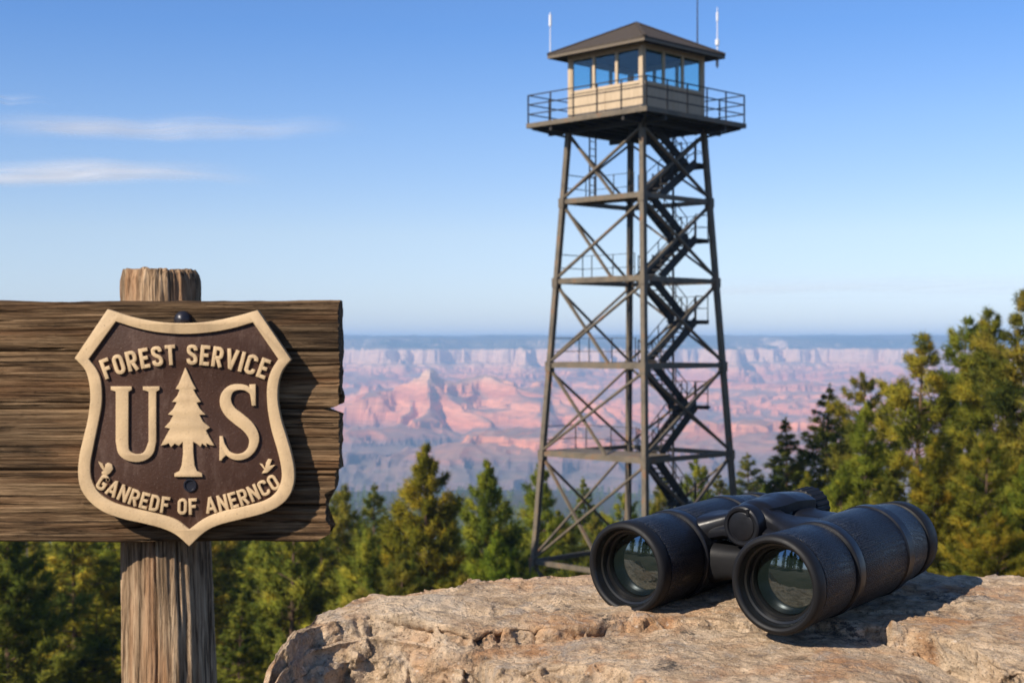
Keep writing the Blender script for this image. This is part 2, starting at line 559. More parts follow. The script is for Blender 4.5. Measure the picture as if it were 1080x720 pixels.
col = m.mix(forest_top, col, m.ramp(m.noise(m.coords('Object', (0.0016, 0.0016, 0.0016)), 1.0, 6, 0.6), [(0.42, (0.035, 0.05, 0.035)), (0.62, (0.16, 0.13, 0.09))]))
M_canyon = m.set(col, 0.95, 0, 0.1)

ys = np.concatenate([np.linspace(2350, 7000, 330), np.linspace(7010, 9000, 190), np.linspace(9030, 14000, 50)])
ss = np.linspace(-0.62, 0.62, 720)
YY, SS = np.meshgrid(ys, ss, indexing='ij')
XX = SS * YY
CZ = canyon_z(XX, YY)
CZ[0] = -420
canyon = mesh_np('canyon', np.stack([XX, YY, CZ], -1).reshape(-1, 3), grid_faces(len(ys), len(ss)), M_canyon, smooth=False)
tag(canyon, 'hazy canyon of layered red buttes below a pale cliff rim', 'canyon', kind='structure')

# ---- air
m = NT('air')
m.t.nodes.remove(m.b)
pv = m.n('ShaderNodeVolumePrincipled')
pv.inputs['Color'].default_value = (0.41, 0.67, 1.0, 1)
pv.inputs['Density'].default_value = 1.42e-4
pv.inputs['Anisotropy'].default_value = 0.0
m.l(pv.outputs[0], m.out.inputs['Volume'])
zlo, zhi = min(CZ.min(), GZ.min()) - 1.0, max(CZ.max(), GZ.max(), 20.0) + 1.0
mb = MB(); mb.box((0, 5500, (zlo + zhi) / 2), (19200, 17200, zhi - zlo))
haze = mb.build('haze', m.mat)
tag(haze, 'thin blue haze in the air over the canyon', 'haze', kind='stuff')

# ---- cirrus
def cloud(px0, px1, py0, py1, alt, seed, dens, label):
    Y0, Y1 = alt * F / (360 - py0), alt * F / (360 - py1)
    yc = (Y0 + Y1) / 2
    x0, x1 = (px0 - 540) / F * yc, (px1 - 540) / F * yc
    nx, ny = 60, 16
    u = np.linspace(0, 1, nx); v = np.linspace(0, 1, ny)
    U, V = np.meshgrid(u, v, indexing='xy')
    th = 40 * np.sqrt(np.clip(1 - (2 * V - 1) ** 2, 0, 1)) * np.sqrt(np.clip(1 - (2 * U - 1) ** 4, 0, 1))
    X = x0 + (x1 - x0) * U; Yv = Y0 + (Y1 - Y0) * V
    wob = 60 * fbm(U * 4 + seed, V * 1.0, 0.2, 3)
    top = np.stack([X - (x0 + x1) / 2, Yv - yc, wob + th], -1).reshape(-1, 3)
    bot = np.stack([X - (x0 + x1) / 2, Yv - yc, wob - th * 0.4 - 2], -1).reshape(-1, 3)
    f = grid_faces(ny, nx)
    o = mesh_np('cloud', np.concatenate([top, bot]), np.concatenate([f, f[:, ::-1] + nx * ny]), None or cloud_mat(seed, dens))
    o.location = ((x0 + x1) / 2, yc, alt)
    return tag(o, label, 'cloud', 'cirrus streaks in the blue sky', 'stuff')


def cloud_mat(seed, dens):
    m = NT('cirrus')
    m.t.nodes.remove(m.b)
    g = m.n('ShaderNodeTexCoord')
    sp = m.n('ShaderNodeSeparateXYZ'); m.l(g.outputs['Generated'], sp.inputs[0])
    def fall(s, a):
        return m.ramp(m.math('ABSOLUTE', m.math('SUBTRACT', s, 0.5)), [(a, 1.0), (0.5, 0.0)], 'EASE')
    mp = m.n('ShaderNodeMapping'); mp.inputs['Scale'].default_value = (1.4, 3.2, 1); mp.inputs['Location'].default_value = (seed, seed * 2, 0)
    m.l(g.outputs['Generated'], mp.inputs[0])
    n = m.ramp(m.noise(mp.outputs[0], 1.3, 3, 0.5, 0.3), [(0.28, 0.0), (0.70, 1.0)])
    a = m.math('MULTIPLY', m.math('MULTIPLY', fall(sp.outputs[0], 0.15), m.math('POWER', fall(sp.outputs[1], 0.0), 1.6)), m.math('MULTIPLY', n, dens))
    t1 = m.n('ShaderNodeBsdfTransparent'); d = m.n('ShaderNodeBsdfDiffuse'); tl = m.n('ShaderNodeBsdfTranslucent')
    d.inputs[0].default_value = (0.95, 0.95, 0.95, 1); tl.inputs[0].default_value = (0.95, 0.95, 0.95, 1)
    ad = m.n('ShaderNodeMixShader'); ad.inputs[0].default_value = 0.6
    m.l(d.outputs[0], ad.inputs[1]); m.l(tl.outputs[0], ad.inputs[2])
    mx = m.n('ShaderNodeMixShader'); m.l(a, mx.inputs[0]); m.l(t1.outputs[0], mx.inputs[1]); m.l(ad.outputs[0], mx.inputs[2])
    m.l(mx.outputs[0], m.out.inputs[0])
    return m.mat


cloud(-60, 400, 119, 148, 2300, 1.3, 0.48, 'thin upper cirrus streak reaching furthest towards the tower')
cloud(-220, 290, 162, 200, 2000, 4.1, 0.68, 'brighter lower cirrus streak above the sign post')
cloud(640, 1250, 276, 318, 1500, 2.2, 0.22, 'faint pale cloud band low over the canyon rim')
cloud(-160, 70, 98, 114, 2400, 7.7, 0.4, 'short faint cirrus wisp, the highest in the sky')

# ================================================================== ROCK
def on_rock(px, py):
    Y = 0.255 / (0.08 + (py - 360.0) / F)
    return (px - 540.0) / F * Y, Y


def lut(pts):
    q = sorted(on_rock(*p) for p in pts)
    return np.array([a for a, _ in q]), np.array([b for _, b in q])


m = NT('granite')
v = m.coords('Object')
n_big = m.noise(v, 16, 6, 0.6, 0.4)
n_mid = m.noise(v, 70, 7, 0.68, 0.3)
n_fine = m.noise(v, 420, 4, 0.7)
vs_ = m.coords('Object', (0.35, 1, 1.2))
n_str = m.noise(vs_, 110, 5, 0.6)
c = m.ramp(n_mid, [(0.28, (0.14, 0.092, 0.056)), (0.42, (0.40, 0.28, 0.173)), (0.57, (0.62, 0.452, 0.295)), (0.74, (0.74, 0.57, 0.39))])
c = m.mix(m.ramp(n_big, [(0.485, 0.0), (0.615, 0.82)]), c, m.ramp(n_str, [(0.35, (0.30, 0.135, 0.055)), (0.65, (0.56, 0.31, 0.15))]))
gr = m.noise(m.coords('Object', (1, 1, 1)), 38, 6, 0.7, 1.0)
c = m.mix(m.ramp(gr, [(0.52, 0.0), (0.66, 0.7)]), c, (0.31, 0.275, 0.24))
c = m.mix(m.ramp(m.noise(v, 11, 4, 0.6, 0.6), [(0.5, 0.0), (0.62, 0.40)]), c, (0.68, 0.55, 0.40))
c = m.mix(m.ramp(n_fine, [(0.55, 0.0), (0.70, 0.85)]), c, (0.11, 0.08, 0.06))
c = m.mix(m.ramp(m.noise(v, 300, 3, 0.6), [(0.62, 0.0), (0.72, 0.6)]), c, (0.72, 0.63, 0.52))
lich = m.math('MULTIPLY', m.ramp(m.noise(v, 26, 4), [(0.54, 0.0), (0.64, 1.0)]), m.ramp(m.noise(v, 170, 5, 0.7), [(0.47, 0.0), (0.57, 0.9)]))
c = m.mix(lich, c, (0.07, 0.06, 0.052))
hb = m.bump(n_fine, 0.0022, 1.0, m.bump(n_mid, 0.007, 0.9, m.bump(n_str, 0.003, 0.5)))
M_granite = m.set(c, 0.88, 0, 0.22, hb)

bx, by = lut([(283, 677), (287, 670), (327, 652), (337, 642), (363, 633), (407, 623), (440, 617), (480, 616), (493, 609), (513, 610),
              (557, 606), (620, 603), (780, 602), (950, 603), (976, 600), (1018, 600), (1080, 603), (1250, 607), (1500, 615)])
fx_, fy_ = lut([(270, 700), (290, 676), (335, 659), (390, 650), (455, 656), (500, 662), (547, 658), (620, 655), (700, 650), (800, 655),
                (926, 660), (938, 663), (967, 669), (1015, 681), (1056, 698), (1080, 707), (1150, 740), (1400, 760)])
ax_, ay_ = lut([(480, 694), (505, 690), (530, 685), (600, 690), (660, 704), (720, 726), (800, 752), (1000, 790), (1250, 830), (1600, 850)])
XA = on_rock(507, 676)[0]
nc = 640
xc = -0.147 + 0.767 * np.linspace(0, 1, nc) ** 1.12
secs = [30, 26, 26, 210, 30, 130, 26, 74, 24, 8]
rows = sum(secs) + 1
Yc = np.zeros((rows, nc)); Zc = np.zeros((rows, nc)); Wt = np.zeros((rows, 1)); Fa = np.zeros((rows, 1))
yb = np.interp(xc, bx, by) + 0.004 * fbm(xc / 0.03, 0.3, 0.1, 4)
yf = np.interp(xc, fx_, fy_) + 0.0045 * fbm(xc / 0.035, 2.3, 0.1, 4)
ya = np.interp(xc, ax_, ay_) + 0.006 * fbm(xc / 0.05, 5.3, 0.1, 4)
yf = np.minimum(yf, yb - 0.03)
wA = sstep(XA - 0.004, XA + 0.012, xc)
ya = np.minimum(yf - 0.02, ya) * wA + (yf - 0.016) * (1 - wA)
step = np.interp(xc, [-0.16, -0.03, 0.0, 0.05, 0.20, 0.24, 0.29, 0.36, 0.6], [0.012, 0.012, 0.010, 0.005, 0.003, 0.009, 0.022, 0.03, 0.03])
end = -0.024 * (1 - np.sqrt(np.clip(1 - (np.clip(-0.133 - xc, 0, 1) / 0.0145) ** 2, 0, 1)))
def zt(Y): return -0.255 + 0.08 * Y
def zA(Y): return zt(Y) - step
pts = [(yb + 0.10, np.full(nc, -1.6)), (yb + 0.028, zt(yb) - 0.12), (yb + 0.010, zt(yb) - 0.018), (yb - 0.004, zt(yb) - 0.001 + end), (yf + 0.004, zt(yf) + end),
       (yf - 0.006, zA(yf) + end), (ya + 0.008, zA(ya) + end), (ya - 0.004, zA(ya) - 0.009 + end), (ya - 0.022, zA(ya) - 0.09 + end), (ya - 0.06, zA(ya) - 0.4), (ya - 0.16, np.full(nc, -1.65))]
r0 = 0
for s, n in enumerate(secs):
    t = np.arange(n)[:, None] / n
    Yc[r0:r0 + n] = pts[s][0] * (1 - t) + pts[s + 1][0] * t
    Zc[r0:r0 + n] = pts[s][1] * (1 - t) + pts[s + 1][1] * t
    r0 += n
Yc[-1], Zc[-1] = pts[-1]
face = np.concatenate([np.full(n, k) for n, k in zip(secs, [-1, -1, -0.7, 0, 0.8, 0, 0.6, 1, 1, 1])] + [[1.0]])
for _ in range(7):                       # round the edges along each column
    Yc[1:-1] = 0.25 * Yc[:-2] + 0.5 * Yc[1:-1] + 0.25 * Yc[2:]
    Zc[1:-1] = 0.25 * Zc[:-2] + 0.5 * Zc[1:-1] + 0.25 * Zc[2:]
    face[1:-1] = 0.25 * face[:-2] + 0.5 * face[1:-1] + 0.25 * face[2:]
Xc = np.repeat(xc[None], rows, 0)
dy = np.gradient(Yc, axis=0); dz = np.gradient(Zc, axis=0)
ln = np.hypot(dy, dz) + 1e-9
ny_, nz_ = dz / ln, -dy / ln              # outward: up on top, towards us on the front
cr = np.abs(face)[:, None]
und = np.exp(-(((Xc - 0.19) / 0.10) ** 2 + ((Yc - 0.94) / 0.10) ** 2)) * (1 - cr)
d = 0.0032 * fbm(Xc / 0.07, Yc / 0.06, Zc / 0.06, 3) * (1 - 0.8 * und)
d = d + 0.0022 * (ridged(Xc / 0.06, Yc / 0.04, Zc / 0.03, 4) - 0.9) * (0.3 + 1.5 * cr) * (1 - 0.6 * und)
d = d + 0.00075 * fbm(Xc / 0.014, Yc / 0.009, Zc / 0.008, 5, 0.6) * (1 + 1.2 * cr)
d = d + 0.0042 * fbm(Xc / 0.024, Yc / 0.02, Zc / 0.035, 3) * cr
strat = vnoise(Xc / 0.12, Yc / 0.022 + 0.4 * vnoise(Xc / 0.05, Yc / 0.05, 2.0), 3.3)
d = d - 0.0024 * np.exp(-(strat / 0.07) ** 2) * (1 - cr) * sstep(-0.2, 0.35, vnoise(Xc / 0.06, Yc / 0.05, 8.8))
crk = vnoise(Xc / 0.028, Zc / 0.07, Yc / 0.05 + 5)
d = d - 0.005 * np.exp(-(crk / 0.08) ** 2) * np.clip(face, 0, 1)[:, None]
pit = vnoise(Xc / 0.006, Yc / 0.005, Zc / 0.005)
d = d - 0.0007 * sstep(0.45, 0.8, pit)
Yd, Zd = Yc + ny_ * d, Zc + nz_ * d
Xd = Xc + 0.002 * fbm(Xc / 0.02, Yc / 0.02, Zc / 0.02 + 9, 3) * cr
def facets(x, y, z, seed):
    """broken planes: each cell of a jittered lattice is a tilted flat"""
    p = np.stack([x, y, z], -1)
    c0 = np.floor(p).astype(np.int64)
    best = np.full(x.shape, 1e9); out = np.zeros(x.shape)
    for i in (-1, 0, 1):
        for j in (-1, 0, 1):
            for k in (-1, 0, 1):
                c = c0 + np.array([i, j, k])
                a, b, g = c[..., 0] + seed, c[..., 1], c[..., 2]
                q = c + 0.5 + 0.45 * np.stack([_h(a, b, g), _h(a + 91, b, g), _h(a + 173, b, g)], -1)
                dv = p - q
                dd = (dv * dv).sum(-1)
                til = dv[..., 0] * _h(a + 31, b, g) + dv[..., 1] * _h(a + 57, b, g) + dv[..., 2] * _h(a + 77, b, g) + 0.7 * _h(a + 11, b, g)
                m_ = dd < best
                best = np.where(m_, dd, best); out = np.where(m_, til, out)
    return out


wx_, wy_, wz_ = [0.5 * vnoise(Xc / 0.018 + q, Yc / 0.018, Zc / 0.018 + q) for q in (0, 7, 15)]
fc1 = facets(Xc / 0.030 + wx_, Yc / 0.026 + wy_, Zc / 0.030 + wz_, 3)
fc2 = facets(Xc / 0.011 + wx_, Yc / 0.011 + wy_, Zc / 0.012 + wz_, 40)
facw = np.clip(cr * 1.3, 0, 1)
d = d + 0.0052 * fc1 * facw + 0.0017 * fc2 * facw + (0.0007 * fc1 + 0.00025 * fc2) * (1 - facw) * (1 - 0.5 * und)
d = d - 0.0042 * np.exp(-(((Xc - 0.072) / 0.030) ** 2 + ((Yc - 0.915) / 0.030) ** 2))
fr_x = sstep(0.20, 0.25, Xc)
d = d - (0.007 * np.exp(-((Yc - yf[None] + 0.003) / 0.0035) ** 2)) * fr_x
Yd, Zd = Yc + ny_ * d, Zc + nz_ * d
# close the left and right ends
ne = 10
exl = [Xd[:, :1] - 0.004 * k - 0.0008 * k * k for k in range(ne, 0, -1)]
ezl = [np.maximum(Zd[:, :1] - 0.006 * k ** 2.35, -1.65) for k in range(ne, 0, -1)]
exr = [Xd[:, -1:] + 0.01 * k for k in range(1, ne)]
ezr = [np.maximum(Zd[:, -1:] - 0.007 * k ** 2.35, -1.65) for k in range(1, ne)]
Xd = np.concatenate(exl + [Xd] + exr, 1)
Zd = np.concatenate(ezl + [Zd] + ezr, 1)
Yd = np.concatenate([Yd[:, :1]] * ne + [Yd] + [Yd[:, -1:]] * (ne - 1), 1)
rk = mesh_np('boulder', np.stack([Xd, Yd, Zd], -1).reshape(-1, 3), grid_faces(*Xd.shape), M_granite)
tag(rk, 'rough tan granite boulder with rusty patches under the black binoculars', 'boulder')

# ================================================================== SIGN
PX = 1.965 / F
SH0 = at(192, 450, 1.965)


def crom(p, n=8):
    """open Catmull-Rom through p"""
    p = [Vector((a[0], a[1], 0)) for a in p]
    q = [2 * p[0] - p[1]] + p + [2 * p[-1] - p[-2]]
    out = []
    for i in range(1, len(q) - 2):
        for k in range(n):
            t = k / n
            a, b, c, d = q[i - 1], q[i], q[i + 1], q[i + 2]
            r = 0.5 * ((2 * b) + (c - a) * t + (2 * a - 5 * b + 4 * c - d) * t * t + (3 * b - a - 3 * c + d) * t ** 3)
            out.append((r.x, r.y))
    out.append((p[-1].x, p[-1].y))
    return out


def full1(p):  # crop 1 -> photo px
    return (p[0] / 2.1816, 270 + p[1] / 2.1816)


def loc(p):    # photo px -> metres on the shield
    return ((p[0] - 192) * PX, (450 - p[1]) * PX)


def path(segs, n=8):
    out = []
    for s in segs:
        q = crom(s, n) if len(s) > 2 else [tuple(s[0]), tuple(s[1])]
        out += q[:-1]
    return out


class Relief:
    """flat shapes cut from plate, each raised from z0 to z1 with a rounded edge; all joined into one mesh"""
    def __init__(self):
        self.bm = bmesh.new()

    def shape(self, loops, z0, z1, bev=0.0006):
        cu = bpy.data.curves.new('tmp', 'CURVE')
        cu.dimensions = '2D'; cu.fill_mode = 'BOTH'
        for lp in loops:
            s = cu.splines.new('POLY')
            s.points.add(len(lp) - 1)
            for pt, c in zip(s.points, lp):
                pt.co = (c[0], c[1], 0, 1)
            s.use_cyclic_u = True
        cu.extrude = max((z1 - z0) / 2 - bev, 0.00005); cu.bevel_depth = bev; cu.bevel_resolution = 1; cu.offset = -bev
        o = bpy.data.objects.new('tmp', cu); COL.objects.link(o)
        dg = bpy.context.evaluated_depsgraph_get()
        me = bpy.data.meshes.new_from_object(o.evaluated_get(dg))
        me.transform(Matrix.Translation((0, 0, (z0 + z1) / 2)))
        self.bm.from_mesh(me)
        bpy.data.objects.remove(o); bpy.data.meshes.remove(me); bpy.data.curves.remove(cu)
        return self

    def build(self, name, mat, parent):
        bmesh.ops.remove_doubles(self.bm, verts=self.bm.verts, dist=1e-7)
        me = bpy.data.meshes.new(name)
        self.bm.to_mesh(me); self.bm.free()
        me.materials.clear(); me.materials.append(mat)
        me.polygons.foreach_set('material_index', [0] * len(me.polygons))
        me.polygons.foreach_set('use_smooth', [True] * len(me.polygons))
        me.set_sharp_from_angle(angle=R(30))
        return link(bpy.data.objects.new(name, me), parent)


def ribbon(pts, w, closed=False):
    """a stroke of width w (number or list) along pts -> loops"""
    P = [Vector((a[0], a[1])) for a in pts]
    n = len(P)
    ws = w if isinstance(w, (list, tuple)) else [w] * n
    Lf, Rt = [], []
    for i in range(n):
        a = P[i - 1] if (closed or i > 0) else None
        b = P[(i + 1) % n] if (closed or i < n - 1) else None
        d1 = (P[i] - a).normalized() if a is not None else None
        d2 = (b - P[i]).normalized() if b is not None else None
        d1 = d1 or d2; d2 = d2 or d1
        n1, n2 = Vector((-d1.y, d1.x)), Vector((-d2.y, d2.x))
        mt = (n1 + n2)
        mt = mt.normalized() if mt.length > 1e-6 else n1
        k = ws[i] / 2 / max(0.45, mt.dot(n1))
        Lf.append(tuple(P[i] + mt * k)); Rt.append(tuple(P[i] - mt * k))
    return [Lf, Rt] if closed else [Lf + Rt[::-1]]


def rrect(x0, y0, x1, y1, r, corners='1111'):
    out = []
    for (cx, cy, a0), on in zip([(x1 - r, y1 - r, 0), (x0 + r, y1 - r, 90), (x0 + r, y0 + r, 180), (x1 - r, y0 + r, 270)], corners):
        if on == '1':
            out += [(cx + r * math.cos(R(a0 + 90 * k / 6)), cy + r * math.sin(R(a0 + 90 * k / 6))) for k in range(7)]
        else:
            out.append((cx + (r if a0 in (0, 270) else -r), cy + (r if a0 in (0, 90) else -r)))
    return out


TK = 0.185


def glyph(ch):
    """-> width, list of (points, closed) strokes in cap-height units"""
    a, b = TK / 2, 1 - TK / 2
    w = {'I': TK, 'E': 0.50, 'F': 0.50, 'T': 0.56, 'V': 0.64, 'A': 0.66, 'N': 0.60, ' ': 0.30}.get(ch, 0.57)
    l, r = TK / 2, w - TK / 2
    cc = [(r, .70), (r - .02, .84), (w / 2, b), (l + .02, .84), (l, .70), (l, .30), (l + .02, .16), (w / 2, a), (r - .02, .16), (r, .30)]
    S = {
        'F': [([(l, 0), (l, 1)], 0), ([(l, b), (w, b)], 0), ([(l, .5), (w * .86, .5)], 0)],
        'E': [([(l, 0), (l, 1)], 0), ([(l, b), (w, b)], 0), ([(l, .51), (w * .88, .51)], 0), ([(l, a), (w, a)], 0)],
        'O': [(rrect(l, a, r, b, 0.185), 1)],
        'D': [(rrect(l, a, r, b, 0.185, '1001'), 1)],
        'R': [([(l, 0), (l, 1)], 0), ([(l, b)] + rrect(l, .45, r, b, 0.17, '1001')[0:7][::-1] + rrect(l, .45, r, b, 0.17, '1001')[-7:][::-1] + [(l, .45)], 0), ([(w * .48, .45), (r + .01, 0)], 0)],
        'S': [(crom([(r, .70), (r - .03, .85), (w / 2, b), (l + .03, .86), (l, .73), (l + .06, .59), (r - .06, .42), (r, .27), (r - .03, .14), (w / 2, a), (l + .03, .15), (l, .30)], 5), 0)],
        'T': [([(w / 2, 0), (w / 2, 1)], 0), ([(0, b), (w, b)], 0)],
        'I': [([(w / 2, 0), (w / 2, 1)], 0)],
        'V': [([(l * .8, 1), (w / 2, .04)], 0), ([(w - l * .8, 1), (w / 2, .0)], 0)],
        'C': [(crom(cc, 5), 0)],
        'G': [(crom(cc[:-1] + [(r, .34)], 5) + [(r, .46), (w * .5, .46)], 0)],
        'A': [([(l * .8, 0), (w / 2, .97)], 0), ([(w - l * .8, 0), (w / 2, 1.0)], 0), ([(w * .24, .27), (w * .76, .27)], 0)],
        'N': [([(l, 0), (l, 1)], 0), ([(r, 0), (r, 1)], 0), ([(l, .94), (r, .06)], 0)],
        ' ': [],
    }
    return w, S[ch]


def arc_text(text, cx, cy, rad, h, mid_deg, span_deg, up, z0, z1, parent):
    """letters along an arc in photo px (y down); up=1: an arch, up=-1: a smile"""
    gl = [glyph(c) for c in text]
    adv = [g[0] for g in gl]
    gap = 0.13
    tot = sum(adv) + gap * (len(text) - 1)
    rel = Relief()
    s = 0.0
    kx = None
    for i, (w, strokes) in enumerate(gl):
        mid = (s + w / 2) / tot - 0.5
        s += w + gap
        ang = R(mid_deg + span_deg * mid)
        # width stretch so that the word fills the span at its radius
        kx = R(span_deg) * rad / tot / h
        ca, sa = math.cos(ang), math.sin(ang)
        if up > 0:
            ox, oy = cx + rad * sa, cy - rad * ca
            ux, uy = (ca, sa), (sa, -ca)
        else:
            ox, oy = cx + rad * sa, cy + rad * ca
            ux, uy = (ca, -sa), (-sa, -ca)
        for k, (pts, closed) in enumerate(strokes):
            P = []
            for x, y in pts:
                X, Yv = (x - w / 2) * h * min(kx, 1.05), y * h
                P.append(loc((ox + ux[0] * X + uy[0] * Yv, oy + ux[1] * X + uy[1] * Yv)))
            rel.shape(ribbon(P, TK * h * PX * 0.98, closed), z0, z1 - k * 0.00008, 0.00045)
    return rel.build('lettering', M_cream, parent)


outer = [[(243, 122), (300, 140), (360, 151), (420, 154), (480, 150), (540, 138), (590, 124)],
         [(590, 124), (667, 238)],
         [(667, 238), (648, 262), (638, 292), (636, 330), (643, 372), (655, 412), (666, 450), (674, 490), (673, 525), (660, 557), (635, 579), (600, 594), (550, 607), (500, 620), (465, 638), (432, 669)],
         [(432, 669), (402, 643), (370, 628), (325, 616), (280, 606), (235, 590), (202, 566), (181, 535), (175, 500), (178, 460), (187, 420), (197, 378), (203, 330), (200, 290), (190, 260), (167, 235)],
         [(167, 235), (243, 122)]]
inner = [[(262, 150), (310, 165), (360, 175), (420, 179), (480, 175), (535, 165), (579, 152)],
         [(579, 152), (638, 237)],
         [(638, 237), (621, 265), (612, 300), (613, 348), (622, 400), (636, 448), (645, 490), (644, 520), (630, 547), (602, 565), (550, 579), (500, 591), (465, 606), (432, 630)],
         [(432, 630), (400, 607), (350, 592), (300, 581), (255, 567), (223, 545), (206, 515), (203, 480), (210, 440), (220, 390), (229, 340), (228, 292), (218, 262), (199, 237)],
         [(199, 237), (262, 150)]]
def L1(segs): return [loc(full1(p)) for p in path([[q for q in s] for s in segs], 6)]
outer_m, inner_m = L1(outer), L1(inner)

sign = empty('wooden_sign', (at(179, 572, 2.06).x, 2.06, -1.6))
tag(sign, 'weathered plank sign on a log post with a brown and cream shield', 'sign')

# post
nh, na = 420, 220
zz_ = np.concatenate([np.linspace(-1.85, -0.75, 40)[:-1], np.linspace(-0.75, 0.104, nh)])
an = np.linspace(0, 2 * np.pi, na, endpoint=False)
ZZ, AN = np.meshgrid(zz_, an, indexing='ij')
Yp = 2.092
tt = (0.104 - ZZ) / 0.58
rad = 0.0535 + 0.0135 * np.clip(tt, 0, 2.2)
cx_, cz_ = np.cos(AN), np.sin(AN)
ux, uz = cx_ * 0.065, cz_ * 0.065
gro = fbm(ux / 0.006, uz / 0.006, ZZ / 0.16, 4)
big = fbm(ux / 0.03, uz / 0.03, ZZ / 0.5, 3)
topw = sstep(0.03, 0.10, ZZ)
rad = rad + 0.0021 * gro * (1 + 1.2 * topw) + 0.002 * big
kd = np.hypot((AN + 1.15) * 0.062 , (ZZ + 0.383))
rad = rad + 0.005 * np.exp(-(kd / 0.010) ** 2) - 0.007 * np.exp(-(kd / 0.0035) ** 2)
crack = np.abs(((AN - (-1.62 + 0.05 * vnoise(ZZ / 0.2, 0.3, 0.1)) + np.pi) % (2 * np.pi)) - np.pi)
rad = rad - 0.010 * np.exp(-(crack / 0.018) ** 2) * sstep(-0.05, -0.2, ZZ)
crack2 = np.abs(((AN - (-1.05 + 0.06 * vnoise(ZZ / 0.15, 4.3, 0.1)) + np.pi) % (2 * np.pi)) - np.pi)
rad = rad - 0.006 * np.exp(-(crack2 / 0.014) ** 2)
ZZ = np.where(topw > 0, ZZ + topw * (0.004 * vnoise(ux / 0.012, uz / 0.012, 3.3) + 0.003 * vnoise(ux / 0.004, uz / 0.004, 1.3) - 0.006 * np.maximum(0, cx_)), ZZ)
rad = rad * (1 - 0.05 * sstep(0.086, 0.104, ZZ))
cxm = np.interp(ZZ, [-0.5, 0.104], [(179 - 540) / F * Yp, (169.5 - 540) / F * Yp])
PV = np.stack([cxm + rad * cx_, Yp + rad * cz_, ZZ], -1)
# end grain: rings towards the centre
rings = []
last = PV[-1]
cen = last.mean(0)
for k, s in enumerate([0.93, 0.8, 0.6, 0.4, 0.2, 0.02]):
    q = cen + (last - cen) * s
    q[:, 2] = cen[2] + 0.003 + 0.003 * fbm(q[:, 0] / 0.01, q[:, 1] / 0.01, 0.5, 3)
    rings.append(q)
PV = np.concatenate([PV, np.stack(rings)], 0)
post = mesh_np('post', PV.reshape(-1, 3), grid_faces(PV.shape[0], na, True), M_post)
post.parent = sign; post.matrix_parent_inverse = Matrix.Translation(-sign.location)

